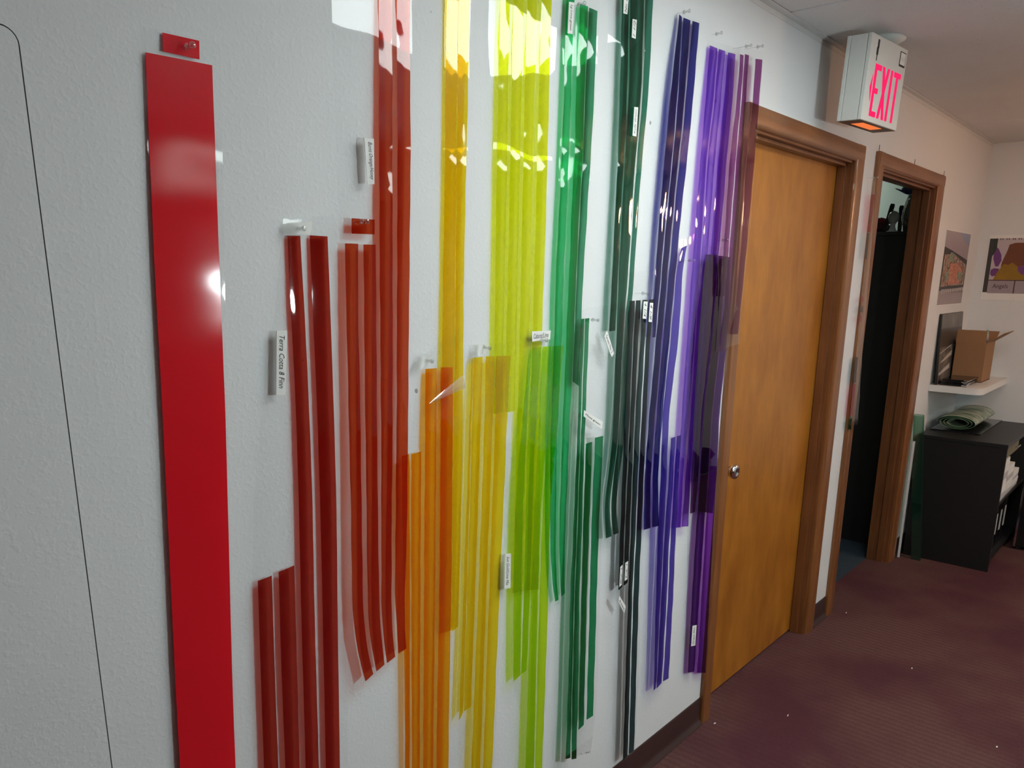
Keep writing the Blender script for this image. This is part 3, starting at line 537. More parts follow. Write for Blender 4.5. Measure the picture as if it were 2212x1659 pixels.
 'pine': dict(clear=[(1.3646, -0.0135, 1.5861, 1.5118, -0.0135, 1.5993), (1.3524, -0.0209, 1.5167, 1.4991, -0.0203, 1.5202), (1.3371, -0.0272, 1.3998, 1.4866, -0.0272, 1.3906), (1.3369, -0.0273, 1.205, 1.4825, -0.0273, 1.1857), (1.35, -0.0276, 0.8516, 1.4929, -0.0276, 0.8142), (1.3591, -0.0277, 0.6971, 1.4936, -0.0277, 0.6693), (1.3951, -0.0279, 0.3767, 1.5062, -0.0279, 0.3292), (1.4295, -0.028, 0.1256, 1.5077, -0.028, 0.1319)],
  strips=[
   ('pine', [(1.368, -0.0221, 1.5165, 1.3931, -0.022, 1.5166), (1.3609, -0.0283, 1.4235, 1.3814, -0.0283, 1.4225), (1.3609, -0.0285, 1.202, 1.3826, -0.0285, 1.1991), (1.3622, -0.0288, 0.8487, 1.3836, -0.0288, 0.8431), (1.3677, -0.0288, 0.7151, 1.3886, -0.0288, 0.7197)]),
   ('pine', [(1.3988, -0.022, 1.5171, 1.4219, -0.0219, 1.5172), (1.3864, -0.0283, 1.4222, 1.4091, -0.0283, 1.421), (1.3872, -0.0285, 1.1985, 1.4073, -0.0285, 1.1958), (1.3885, -0.0288, 0.8418, 1.4128, -0.0288, 0.8355), (1.394, -0.0288, 0.7211, 1.4154, -0.0288, 0.7244)]),
   ('pine', [(1.4311, -0.0219, 1.5177, 1.4566, -0.0218, 1.5177), (1.4199, -0.0283, 1.4205, 1.441, -0.0283, 1.4194), (1.4122, -0.0285, 1.1951, 1.4398, -0.0285, 1.1915), (1.4184, -0.0288, 0.834, 1.4425, -0.0288, 0.8277), (1.4197, -0.0289, 0.6926, 1.4417, -0.0289, 0.6858), (1.4361, -0.0292, 0.1357, 1.4627, -0.0292, 0.1368)]),
   ('pine', [(1.463, -0.0217, 1.5184, 1.4898, -0.0217, 1.5185), (1.4486, -0.0283, 1.419, 1.4685, -0.0283, 1.4179), (1.4448, -0.0285, 1.1908, 1.4694, -0.0285, 1.1875), (1.448, -0.0288, 0.8263, 1.476, -0.0288, 0.819), (1.4481, -0.0289, 0.6838, 1.4782, -0.0289, 0.6744), (1.4685, -0.0292, 0.1396, 1.4988, -0.0292, 0.1376)]),
  ]),
 'navy': dict(clear=[(1.5476, -0.0105, 2.2333, 1.6659, -0.0124, 2.2375), (1.5171, -0.0211, 2.0764, 1.6459, -0.0211, 2.0989), (1.5006, -0.0213, 1.8905, 1.6308, -0.0213, 1.9051), (1.4885, -0.0214, 1.6952, 1.6131, -0.0214, 1.7008), (1.4798, -0.0216, 1.4777, 1.5991, -0.0216, 1.474), (1.4892, -0.0218, 1.1841, 1.5788, -0.0218, 1.1722), (1.4847, -0.0219, 1.024, 1.573, -0.0219, 1.0074), (1.4927, -0.022, 0.8585, 1.589, -0.022, 0.8552)],
  strips=[
   ('navy', [(1.5757, -0.0129, 2.2252, 1.6119, -0.0135, 2.2266), (1.5568, -0.0223, 2.0832, 1.5907, -0.0223, 2.0891), (1.5534, -0.0224, 1.9916, 1.5876, -0.0224, 1.9965), (1.5473, -0.0225, 1.8957, 1.5755, -0.0225, 1.8988), (1.528, -0.0226, 1.697, 1.5584, -0.0226, 1.6983), (1.514, -0.0228, 1.4766, 1.5437, -0.0228, 1.4757), (1.4922, -0.023, 1.1838, 1.5249, -0.023, 1.1795), (1.486, -0.0231, 1.024, 1.5184, -0.0231, 1.0179), (1.4954, -0.0232, 0.8629, 1.5329, -0.0232, 0.8597)]),
   ('navy', [(1.6227, -0.0136, 2.2279, 1.6582, -0.0141, 2.23), (1.5972, -0.0223, 2.0902, 1.6363, -0.0223, 2.0971), (1.5952, -0.0224, 1.9976, 1.6331, -0.0224, 2.0031), (1.5828, -0.0225, 1.8996, 1.6224, -0.0225, 1.9041), (1.5658, -0.0226, 1.6987, 1.6023, -0.0226, 1.7003), (1.5512, -0.0228, 1.4755, 1.5859, -0.0228, 1.4744), (1.5325, -0.023, 1.1785, 1.5654, -0.023, 1.1741), (1.53, -0.0231, 1.0157, 1.561, -0.0231, 1.0098), (1.5434, -0.0232, 0.8585, 1.5817, -0.0232, 0.8549)]),
   ('navy', [(1.5556, -0.0123, 2.2284, 1.569, -0.0129, 2.2248), (1.5208, -0.0223, 2.0769, 1.5521, -0.0223, 2.0823), (1.5125, -0.0224, 1.9857, 1.5498, -0.0224, 1.9911), (1.5032, -0.0225, 1.8907, 1.5426, -0.0225, 1.8951), (1.4912, -0.0226, 1.6953, 1.5227, -0.0226, 1.6967), (1.4864, -0.0228, 1.4775, 1.5091, -0.0228, 1.4768), (1.4877, -0.0228, 1.4166, 1.5056, -0.0228, 1.4169)]),
  ]),
 'violet': dict(clear=[(1.7191, -0.0075, 2.2047, 1.9174, -0.0089, 2.2206), (1.7044, -0.0158, 2.0141, 1.8986, -0.0158, 2.0421), (1.6914, -0.0162, 1.9123, 1.8804, -0.0162, 1.9335), (1.6863, -0.017, 1.7042, 1.8733, -0.017, 1.7125), (1.6776, -0.0178, 1.4714, 1.8592, -0.0178, 1.4658), (1.6716, -0.0188, 1.2013, 1.8363, -0.0188, 1.1817), (1.6684, -0.0195, 0.989, 1.8177, -0.0195, 0.9608), (1.6821, -0.02, 0.8176, 1.8229, -0.0198, 0.8521)],
  strips=[
   ('violet', [(1.7302, -0.0096, 2.1917, 1.774, -0.0101, 2.1928), (1.7127, -0.017, 2.0152, 1.7561, -0.017, 2.0214), (1.705, -0.0174, 1.9138, 1.7384, -0.0174, 1.9175), (1.6975, -0.0182, 1.7047, 1.7398, -0.0182, 1.7066), (1.6918, -0.019, 1.471, 1.735, -0.019, 1.4697), (1.6854, -0.02, 1.1998, 1.7291, -0.02, 1.1946), (1.6833, -0.0207, 0.9863, 1.7153, -0.0207, 0.9803), (1.691, -0.0212, 0.8217, 1.7204, -0.0212, 0.8161)]),
   ('violet', [(1.7834, -0.0102, 2.1935, 1.8218, -0.0105, 2.1948), (1.7631, -0.017, 2.0225, 1.7996, -0.017, 2.0277), (1.7473, -0.0174, 1.9185, 1.7908, -0.0174, 1.9234), (1.7467, -0.0182, 1.7069, 1.7833, -0.0182, 1.7085), (1.7435, -0.019, 1.4694, 1.7794, -0.019, 1.4683), (1.7398, -0.02, 1.1934, 1.7702, -0.02, 1.1897), (1.733, -0.0207, 0.977, 1.763, -0.0207, 0.9713), (1.7278, -0.0212, 0.8159, 1.7718, -0.0212, 0.8071)]),
   ('violet', [(1.8377, -0.0107, 2.1951, 1.884, -0.011, 2.1992), (1.8197, -0.017, 2.0306, 1.8722, -0.017, 2.0382), (1.8088, -0.0174, 1.9254, 1.8633, -0.0174, 1.9315), (1.8041, -0.0182, 1.7094, 1.8565, -0.0182, 1.7118), (1.7911, -0.019, 1.4679, 1.8417, -0.019, 1.4664), (1.7821, -0.02, 1.1883, 1.8185, -0.02, 1.184), (1.7833, -0.0207, 0.9524, 1.8143, -0.0207, 0.9464)]),
  ]),
 'indigo': dict(clear=[(1.6175, -0.0135, 1.6753, 1.7044, -0.0135, 1.6975), (1.5943, -0.0185, 1.6251, 1.6831, -0.0185, 1.6269), (1.5687, -0.0274, 1.405, 1.6639, -0.0274, 1.3998), (1.5483, -0.0277, 1.2171, 1.6719, -0.0277, 1.2024), (1.5543, -0.028, 1.012, 1.6813, -0.028, 0.988), (1.5552, -0.0283, 0.7982, 1.6882, -0.0283, 0.7634), (1.5642, -0.0288, 0.4635, 1.6906, -0.0288, 0.4163), (1.5891, -0.029, 0.2942, 1.6969, -0.0289, 0.3084)],
  strips=[
   ('indigo', [(1.6297, -0.0167, 1.6558, 1.6614, -0.0159, 1.6643), (1.605, -0.0197, 1.6253, 1.6385, -0.0197, 1.626), (1.5795, -0.0286, 1.4044, 1.624, -0.0286, 1.402), (1.5566, -0.0289, 1.2162, 1.5934, -0.0289, 1.2118), (1.5655, -0.0292, 1.0101, 1.6006, -0.0292, 1.0035), (1.5694, -0.0295, 0.7947, 1.6026, -0.0295, 0.7861), (1.5973, -0.0302, 0.3042, 1.611, -0.0302, 0.3082)]),
   ('indigo', [(1.6127, -0.0291, 1.1176, 1.6395, -0.0291, 1.1192), (1.6129, -0.0292, 1.0011, 1.6407, -0.0292, 0.9959), (1.6082, -0.0295, 0.7846, 1.6394, -0.0295, 0.7765), (1.6111, -0.0298, 0.6026, 1.6459, -0.0298, 0.5914), (1.6142, -0.0302, 0.3044, 1.6454, -0.0301, 0.3118)]),
   ('indigo', [(1.6469, -0.0291, 1.1189, 1.6717, -0.0291, 1.1191), (1.6463, -0.0292, 0.9948, 1.6733, -0.0292, 0.9897), (1.6472, -0.0295, 0.7744, 1.6786, -0.0295, 0.7662), (1.6533, -0.0298, 0.589, 1.686, -0.0298, 0.5785), (1.6542, -0.0301, 0.3131, 1.6893, -0.0301, 0.3096)]),
  ]),
 'grape': dict(clear=[(1.764, -0.0135, 1.6676, 1.9583, -0.0142, 1.6655), (1.7382, -0.025, 1.3955, 1.9587, -0.025, 1.3835), (1.7397, -0.0236, 1.1938, 1.9352, -0.0236, 1.1705), (1.7512, -0.0221, 0.9738, 1.9493, -0.0221, 0.9365), (1.7724, -0.0207, 0.7396, 1.9605, -0.0207, 0.6905), (1.8325, -0.018, 0.263, 1.9873, -0.018, 0.2041)],
  strips=[
   ('plum', [(1.7671, -0.0198, 1.6422, 1.8381, -0.0198, 1.6433), (1.7421, -0.029, 1.3956, 1.8126, -0.029, 1.3917), (1.7468, -0.0276, 1.1934, 1.7945, -0.0276, 1.1877), (1.7586, -0.0261, 0.9731, 1.8062, -0.0261, 0.9641), (1.7704, -0.0254, 0.8501, 1.8019, -0.0254, 0.8487)]),
   ('plum', [(1.8484, -0.0201, 1.6408, 1.9279, -0.0205, 1.6378), (1.8307, -0.029, 1.3907, 1.9309, -0.029, 1.3853), (1.8097, -0.0276, 1.1859, 1.9172, -0.0276, 1.1731), (1.8172, -0.0261, 0.9621, 1.9343, -0.0261, 0.94), (1.8223, -0.0254, 0.8472, 1.9282, -0.0254, 0.8154)]),
   ('grape', [(1.8569, -0.018, 1.633, 1.8963, -0.0181, 1.6324), (1.8423, -0.0262, 1.3899, 1.8888, -0.0262, 1.3874), (1.8213, -0.0248, 1.1842, 1.8682, -0.0248, 1.1787), (1.8258, -0.0233, 0.96, 1.877, -0.0233, 0.9503), (1.8239, -0.0219, 0.7264, 1.8795, -0.0219, 0.7119), (1.8416, -0.0192, 0.2645, 1.8906, -0.0192, 0.2489)]),
   ('grape2', [(1.9025, -0.0181, 1.6325, 1.9305, -0.0182, 1.6317), (1.8935, -0.0262, 1.3871, 1.9334, -0.0262, 1.3849), (1.8761, -0.0248, 1.1777, 1.9196, -0.0248, 1.1725), (1.8852, -0.0233, 0.9488, 1.9367, -0.0233, 0.9391), (1.8919, -0.0219, 0.7087, 1.9503, -0.0219, 0.6934), (1.9123, -0.0192, 0.236, 1.9772, -0.0192, 0.2099)]),
  ]),
 'mulberry': dict(clear=[(1.8488, -0.034, 2.2091, 2.0179, -0.034, 2.2277), (1.8494, -0.0344, 2.033, 2.0191, -0.0344, 2.0574), (1.8375, -0.0347, 1.9271, 2.0208, -0.0347, 1.9476), (1.8369, -0.0352, 1.7104, 2.018, -0.0352, 1.7185), (1.8448, -0.0358, 1.4669, 1.998, -0.0358, 1.4622), (1.8406, -0.036, 1.3555, 2.004, -0.0359, 1.3714)],
  strips=[
   ('mulberry', [(1.864, -0.0353, 2.1916, 1.8875, -0.0353, 2.1932), (1.8615, -0.0356, 2.0346, 1.8878, -0.0356, 2.0384), (1.8438, -0.0359, 1.9277, 1.882, -0.0359, 1.932), (1.8463, -0.0364, 1.7108, 1.8794, -0.0364, 1.7123), (1.8461, -0.0368, 1.5219, 1.8767, -0.0368, 1.5215)]),
   ('mulberry', [(1.8928, -0.0353, 2.1972, 1.9197, -0.0353, 2.1993), (1.8922, -0.0356, 2.039, 1.9206, -0.0356, 2.0431), (1.8865, -0.0359, 1.9325, 1.9241, -0.0359, 1.9367), (1.8855, -0.0364, 1.7126, 1.9318, -0.0364, 1.7147), (1.8794, -0.037, 1.4659, 1.9172, -0.037, 1.4647), (1.8661, -0.0372, 1.3539, 1.9035, -0.0372, 1.3543)]),
   ('mulberry', [(1.9624, -0.0353, 2.1983, 2.0085, -0.0353, 2.2045), (1.9694, -0.0356, 2.0501, 2.0102, -0.0356, 2.056), (1.9518, -0.0359, 1.9398, 2.0086, -0.0359, 1.9462), (1.9625, -0.0364, 1.716, 2.0032, -0.0364, 1.7178), (1.9558, -0.037, 1.4635, 1.9904, -0.037, 1.4625), (1.9353, -0.0371, 1.4035, 1.986, -0.0371, 1.4026)]),
  ]),
 'sample': dict(clear=[(3.1459, -0.022, 1.9822, 3.2006, -0.022, 1.9799), (3.1828, -0.022, 1.6562, 3.2506, -0.022, 1.6537), (3.1943, -0.022, 1.405, 3.2701, -0.022, 1.3983), (3.2425, -0.022, 0.9089, 3.3447, -0.022, 0.9031)],
  strips=[
   ('white', [(3.1677, -0.0232, 1.966, 3.1964, -0.0232, 1.9649), (3.1716, -0.0232, 1.9193, 3.2045, -0.0232, 1.92)]),
   ('cherry', [(3.1706, -0.0232, 1.9156, 3.2058, -0.0232, 1.9164), (3.1745, -0.0232, 1.7668, 3.2078, -0.0232, 1.7663)]),
   ('pine', [(3.1699, -0.0232, 1.7628, 3.1943, -0.0232, 1.762), (3.1746, -0.0232, 1.6598, 3.1999, -0.0232, 1.6566)]),
   ('pink', [(3.186, -0.0232, 1.5029, 3.2232, -0.0232, 1.5004), (3.1876, -0.0232, 1.4815, 3.2249, -0.0232, 1.4789)]),
   ('grey', [(3.1854, -0.0232, 1.4621, 3.2258, -0.0232, 1.4592), (3.1884, -0.0232, 1.4366, 3.2289, -0.0232, 1.4335)]),
   ('pink', [(3.1842, -0.0232, 1.423, 3.2247, -0.0232, 1.4198), (3.1872, -0.0232, 1.3974, 3.2278, -0.0232, 1.3939)]),
   ('pine', [(3.1985, -0.0232, 1.2434, 3.2335, -0.0232, 1.2389), (3.2068, -0.0232, 1.1308, 3.2422, -0.0232, 1.1254)]),
   ('cherry', [(3.2051, -0.0232, 1.1268, 3.2436, -0.0232, 1.1211), (3.215, -0.0232, 0.9804, 3.2509, -0.0232, 0.9738)]),
   ('moss', [(3.2133, -0.0232, 0.9765, 3.2491, -0.0232, 0.9697), (3.2172, -0.0232, 0.919, 3.25, -0.0232, 0.9123)]),
  ]),
}
PAPER_LABELS = [
 ('cola', [(0.3288, -0.0117, 1.4876), (0.3488, -0.0117, 1.4866), (0.3377, -0.0121, 1.3806), (0.3201, -0.0121, 1.3825)], 'Terra Cotta 8 Finn', 'down'),
 ('brick', [(0.5212, -0.0144, 1.8053), (0.5425, -0.0144, 1.8064), (0.5396, -0.0154, 1.7317), (0.5241, -0.0154, 1.7304)], 'Burnt Orange/Honey', 'down'),
 ('leaf', [(0.9824, -0.013, 1.4558), (1.0515, -0.013, 1.4547), (1.0504, -0.013, 1.4346), (0.9844, -0.0132, 1.4329)], 'Cabaret/Lime', 'flat'),
 ('lime', [(0.8955, -0.0158, 0.9492), (0.9152, -0.0158, 0.9439), (0.9146, -0.016, 0.858), (0.893, -0.016, 0.8623)], 'Sun Gold/Lime Mix', 'down'),
 ('green', [(1.0889, -0.0142, 2.1477), (1.1072, -0.0143, 2.1501), (1.1006, -0.0167, 2.0868), (1.0831, -0.0167, 2.085)], 'Lg Lime green', 'down'),
 ('bottle', [(1.2874, -0.0204, 2.2024), (1.3076, -0.0204, 2.2053), (1.3041, -0.0208, 2.1705), (1.2877, -0.0208, 2.1688)], 'No 1', 'up'),
 ('bottle', [(1.3271, -0.0209, 2.1658), (1.345, -0.0209, 2.1678), (1.343, -0.0213, 2.1266), (1.3259, -0.0213, 2.1261)], '1 1/2', 'up'),
 ('bottle', [(1.3477, -0.0228, 1.9775), (1.3652, -0.0228, 1.9791), (1.3618, -0.0234, 1.9122), (1.3445, -0.0234, 1.9121)], 'Kelly Green', 'up'),
 ('bottle', [(1.2605, -0.0275, 1.4465), (1.2958, -0.028, 1.3871), (1.2854, -0.0281, 1.3773), (1.2501, -0.0277, 1.4316)], 'Green No 2', 'diag'),
 ('moss', [(1.1724, -0.0283, 1.2549), (1.2571, -0.0286, 1.2145), (1.2519, -0.0287, 1.1959), (1.1711, -0.0284, 1.24)], 'Moss green', 'flat'),
 ('pine', [(1.4272, -0.027, 1.5143), (1.4468, -0.0271, 1.5134), (1.4371, -0.0317, 1.4685), (1.4189, -0.0316, 1.4703)], '4 1/4', 'down'),
 ('pine', [(1.4583, -0.0274, 1.5101), (1.4752, -0.0275, 1.5092), (1.4647, -0.0326, 1.459), (1.4483, -0.0325, 1.4608)], '4 1/8', 'down'),
 ('pine', [(1.3631, -0.0336, 0.788), (1.3747, -0.0336, 0.7916), (1.3744, -0.0336, 0.7319), (1.3627, -0.0336, 0.7285)], '1 7/8', 'down'),
 ('pine', [(1.3885, -0.0336, 0.7933), (1.402, -0.0336, 0.7951), (1.4024, -0.0336, 0.7404), (1.3884, -0.0336, 0.739)], '1 3/4', 'down'),
 ('pine', [(1.3558, -0.0397, 0.7058), (1.3918, -0.0397, 0.6622), (1.3851, -0.0397, 0.6433), (1.3517, -0.0397, 0.6898)], 'A mend', 'diag'),
 ('grape', [(1.8394, -0.025, 0.4408), (1.8689, -0.025, 0.434), (1.8707, -0.0246, 0.3579), (1.8407, -0.0246, 0.3656)], 'Grape film', 'up'),
]
TAPES = [
 ('cola', [(0.3604, -0.0093, 1.6574), (0.4113, -0.0092, 1.6615), (0.4059, -0.01, 1.642), (0.3562, -0.01, 1.6407)]),
 ('orange', [(0.643, -0.0112, 1.4233), (0.6776, -0.0112, 1.4264), (0.6667, -0.0118, 1.4071), (0.6313, -0.0126, 1.3946)]),
 ('amber', [(0.7979, -0.0131, 1.4357), (0.8278, -0.013, 1.4378), (0.8223, -0.0141, 1.4188), (0.7975, -0.0148, 1.4108)]),
 ('orange', [(0.7462, -0.027, 1.3795), (0.7527, -0.0283, 1.3524), (0.6505, -0.03, 1.3316), (0.6481, -0.03, 1.3328)]),
]
PINS = [
 ('red', 0.2148, -0.0109, 1.8874),
 ('cola', 0.3819, -0.0116, 1.6497),
 ('brick', 0.5071, -0.0192, 1.6669),
 ('orange', 0.6604, -0.0134, 1.4141),
 ('amber', 0.8252, -0.0154, 1.4294),
 ('leaf', 1.0159, -0.016, 1.4355),
 ('green', 1.1217, -0.0175, 2.1493),
 ('moss', 1.2102, -0.0202, 1.4737),
 ('pine', 1.4236, -0.0269, 1.5347),
 ('navy', 1.5684, -0.0186, 2.2354),
 ('violet', 1.7542, -0.0155, 2.2243),
 ('indigo', 1.663, -0.0268, 1.6226),
 ('grape', 1.8685, -0.0215, 1.6856),
 ('mulberry', 1.884, -0.042, 2.2148),
 ('mulberry', 1.9582, -0.042, 2.2283),
 ('sample', 3.1508, -0.03, 1.9785),
]


# ------------------------------------------------------------------ hanging film sheets
def catmull(p, n_per):
    """smooth rows of section points"""
    out = []
    for i in range(len(p) - 1):
        p0 = p[max(0, i - 1)]; p1 = p[i]; p2 = p[i + 1]; p3 = p[min(len(p) - 1, i + 2)]
        seg = max(1, int(round(abs(p2[2] - p1[2]) / n_per)))
        for k in range(seg):
            t_ = k / seg
            out.append([(a + (b - a) * t_) if len(p) < 3 else 0.5 * ((2 * a_) + (-z_ + b_) * t_ + (2 * z_ - 5 * a_ + 4 * b_ - c_) * t_ * t_ + (-z_ + 3 * a_ - 3 * b_ + c_) * t_ ** 3)
                        for (a, b, z_, a_, b_, c_) in zip(p1, p2, p0, p1, p2, p3)])
    out.append(list(p[-1]))
    return out

def tangent_limited(p):
    return p

def film_mesh(name, secs, mat, parent, curl=0.0, ripple=0.0004, phase=0.0, lam=0.11, nx=4):
    rows = []
    for i in range(len(secs) - 1):
        a, b = secs[i], secs[i + 1]
        seg = max(1, int(round(abs(b[2] - a[2]) / 0.018)))
        for k in range(seg):
            t_ = k / seg
            rows.append([u + (v_ - u) * t_ for u, v_ in zip(a, b)])
    rows.append(list(secs[-1]))
    # relax the kinks between sections
    for _ in range(8):
        q = [r[:] for r in rows]
        for i in range(1, len(rows) - 1):
            q[i] = [0.25 * rows[i - 1][k] + 0.5 * rows[i][k] + 0.25 * rows[i + 1][k] for k in range(6)]
        rows = q
    v = []; f = []
    for r in rows:
        L_, R_ = Vector(r[:3]), Vector(r[3:])
        for s in range(nx + 1):
            u = s / nx
            p = L_.lerp(R_, u)
            p.y -= curl * 4 * u * (1 - u)
            p.y += ripple * (math.sin(p.z * 6.283 / lam + phase) + 0.7 * math.sin(p.z * 6.283 / (lam * 2.3) + p.x * 23 + phase * 2) + 0.35 * math.sin(p.z * 71 + p.x * 150 + phase) * math.sin(p.x * 95 - p.z * 24))
            v.append(p)
    n = nx + 1
    for i in range(len(rows) - 1):
        for s in range(nx):
            f.append((i * n + s, (i + 1) * n + s, (i + 1) * n + s + 1, i * n + s + 1))
    return obj(name, v, f, mat, parent, smooth=True)

INFO = dict(
 red='wide opaque red film panel hanging at the left end of the wall',
 cola='clear sheet with four dark cola red strips beside the wide red panel',
 brick='clear sheet with brick red strips swinging out at its lower left corner',
 gold='tall narrow golden yellow film strip pair between brick red and lime',
 orange='orange striped clear sheet pinned under the tall golden yellow pair',
 amber='amber yellow striped clear sheet between the orange and lime green strips',
 lime='tall yellow lime sheet of four strips with a white glare at the top',
 leaf='leaf green striped lower sheet with a handwritten label at its top edge',
 green='tall emerald green film sheet right of the yellow lime strips',
 bottle='tall dark bottle green sheet with three small paper labels near its top',
 moss='lower moss green striped sheet left of the black green one',
 pine='nearly black green lower sheet with paper labels at both strip ends',
 navy='tall navy blue film sheet hanging right of the dark bottle green one',
 violet='tall bright violet film sheet between navy and plum',
 indigo='lower indigo blue striped sheet pinned over the navy and violet films',
 grape='long deep purple sheet hanging lowest beside the wooden door casing',
 mulberry='short plum film sheet overlapping the top of the door casing',
 sample='narrow strip of small red black and pink samples beside the open doorway')
for si, (key, d) in enumerate(FILMS.items()):
    top = d['clear'][0]
    root = empty('film_sheet', ((top[0] + top[3]) / 2, (top[1] + top[4]) / 2, max(top[2], top[5])))
    tag(root, INFO[key], 'film sheet', 'coloured film sheets on the wall')
    d['root'] = root
    ph = si * 1.7
    rp = 0.35 if key in ('cola', 'red') else 1.0
    film_mesh('clear_backing', d['clear'], M['clear'], root, 0.0, 0.0006 * rp, ph, 0.13, 14)
    for k, (c, secs) in enumerate(d['strips']):
        tab = len(secs) == 2
        film_mesh('colour_tab' if tab else 'film_strip', secs, FM[c], root, 0.0 if tab else 0.0005, 0.0 if tab else 0.00045 * rp, ph + 0.4 * k, 0.10 + 0.013 * ((si + k) % 4))

def quad_axes(q):
    TL, TR, BR, BL = [Vector(p) for p in q]
    return TL, TR, BR, BL
for key, q, text, how in PAPER_LABELS:
    root = FILMS[key]['root']
    TL, TR, BR, BL = quad_axes(q)
    N = (TR - TL).cross(BL - TL); N = -N if N.y > 0 else N; N.normalize()
    b = MB().add([p + N * 0.0002 for p in (TL, TR, BR, BL)] + [p + N * 0.0010 for p in (TL, TR, BR, BL)],
                 [(0, 1, 2, 3), (7, 6, 5, 4), (0, 4, 5, 1), (1, 5, 6, 2), (2, 6, 7, 3), (3, 7, 4, 0)])
    lo = b.build('paper_label', M['paper'], root)
    if how == 'down': O, U, V = TL, BL - TL, TR - TL
    elif how == 'up': O, U, V = BR, TR - BR, BL - BR
    elif how == 'diag': O, U, V = BL, BR - BL, TL - BL
    else: O, U, V = BL, BR - BL, TL - BL
    Lw, Lh = U.length, V.length
    if how == 'diag' : 
        O, U, V = TL, BR - TL, TR - TL
        O, U = BL, BR - BL
        V = TL - BL; Lw, Lh = U.length, V.length
    un, vn = U.normalized(), V.normalized()
    text_on('handwriting', text, O + un * Lw * 0.08 + vn * Lh * 0.25, un, vn, Lw * 0.82, Lh * 0.5, N, M['ink'], lo, 0.3, 0.0013)
for k, (key, q) in enumerate(TAPES):
    root = FILMS[key]['root']; TL, TR, BR, BL = quad_axes(q)
    rows = [tuple(TL) + tuple(TR), tuple(BL) + tuple(BR)]
    flap = k == len(TAPES) - 1
    film_mesh('folded_flap' if flap else 'tape_tab', rows, M['flap'] if flap else M['tape'], root, 0.004 if not flap else 0.002, 0, 0, 0.1, 6)

PIN_LABEL = ['clear push pin through the small red tab', 'clear push pin through the tape above the cola red strips', 'clear push pin in the brick red tab',
 'clear push pin above the orange sheet', 'clear push pin above the amber sheet', 'clear push pin under the handwritten lime label', 'clear push pin at the top of the emerald green sheet',
 'clear push pin above the moss green strips', 'clear push pin above the black green strips', 'clear push pin above the navy sheet', 'clear push pin above the violet sheet',
 'clear push pin over the indigo sheet', 'clear push pin over the deep purple sheet', 'left of the two clear push pins above the plum sheet', 'right of the two clear push pins above the plum sheet', 'clear push pin holding the sample strip by the open doorway']
pin0 = None
for (key, x, y, z), lab in zip(PINS, PIN_LABEL):
    r = tag(empty('push_pin', (x, y, z)), lab, 'push pin', 'clear push pins')
    if pin0 is None:
        g = MB().lathe([(0.0048, 0.002), (0.0052, 0.0005), (0.0048, -0.001), (0.0026, -0.003), (0.0022, -0.010), (0.0030, -0.012), (0.0044, -0.013), (0.0046, -0.0155), (0.0036, -0.0165)], (0, 0, 0), 'y', 16).build('grip', M['pin_plastic'], r, True, local=True)
        nd = MB().lathe([(0.0004, 0.0), (0.0004, 0.012)], (0, 0, 0), 'y', 8).build('needle', M['steel'], r, True, local=True)
        pin0 = (g, nd)
    else:
        for q in pin0:
            c2 = q.copy(); COL.objects.link(c2); c2.parent = r
    # needle long enough to reach the wall
    for ch in r.children:
        if ch.name.startswith('needle'): ch.scale = (1, max(0.5, (-y + 0.003) / 0.012), 1)

# ------------------------------------------------------------------ exit sign
sr = tag(empty('exit_sign', (2.616, -0.161, 2.220), (math.radians(2.0), 0, math.radians(-5.0))), 'white box exit sign with pink red lettering hung from the ceiling', 'exit sign')
sw, sh, sd = 0.149, 0.1295, 0.0415
def loc(mb, name, mat, par=sr, smooth=False): return mb.build(name, mat, par, smooth, local=True)
loc(MB().box(-sw + 0.001, sw - 0.001, -sd + 0.014, sd - 0.014, -sh, sh, 0.002), 'housing', M['sign_white'])
face = loc(MB().box(-sw, sw, -sd, -sd + 0.013, -sh, sh, 0.002), 'front_panel', M['sign_white'])
loc(MB().box(-sw, sw, sd - 0.013, sd, -sh, sh, 0.002), 'back_panel', M['sign_white'])
un = loc(MB().box(-sw + 0.002, sw - 0.002, -sd + 0.002, sd - 0.002, -sh - 0.0015, -sh + 0.002), 'underside_plate', M['sign_grey'])
loc(MB().box(-0.085, 0.07, -0.022, 0.018, -sh - 0.0025, -sh - 0.0005), 'lens', M['sign_lens'], un)
loc(MB().lathe([(0.062, sh + 0.028), (0.062, sh + 0.020), (0.045, sh + 0.010), (0.02, sh - 0.001)], (0.055, 0, 0), 'z', 28), 'canopy', M['sign_white'], sr, True)
def slab_poly(polys, y0, y1):
    b = MB()
    for pl in polys: b.prism(pl, 'y', y0, y1)
    return b
lz0, lz1, st = -0.112, 0.047, 0.0165
def letter(c, x0, x1):
    h = lz1 - lz0; m = (lz0 + lz1) / 2
    if c == 'E': P_ = [[(x0, lz0), (x1, lz0), (x1, lz0 + st), (x0 + st, lz0 + st), (x0 + st, m - st / 2), (x1 - 0.008, m - st / 2), (x1 - 0.008, m + st / 2), (x0 + st, m + st / 2), (x0 + st, lz1 - st), (x1, lz1 - st), (x1, lz1), (x0, lz1)]]
    if c == 'X': P_ = [[(x0, lz0), (x0 + st * 1.1, lz0), (x1, lz1), (x1 - st * 1.1, lz1)], [(x1 - st * 1.1, lz0), (x1, lz0), (x0 + st * 1.1, lz1), (x0, lz1)]]
    if c == 'I': P_ = [[(x0, lz0), (x1, lz0), (x1, lz1), (x0, lz1)]]
    if c == 'T':
        mx = (x0 + x1) / 2
        P_ = [[(mx - st / 2, lz0), (mx + st / 2, lz0), (mx + st / 2, lz1 - st), (x1, lz1 - st), (x1, lz1), (x0, lz1), (x0, lz1 - st), (mx - st / 2, lz1 - st)]]
    return P_
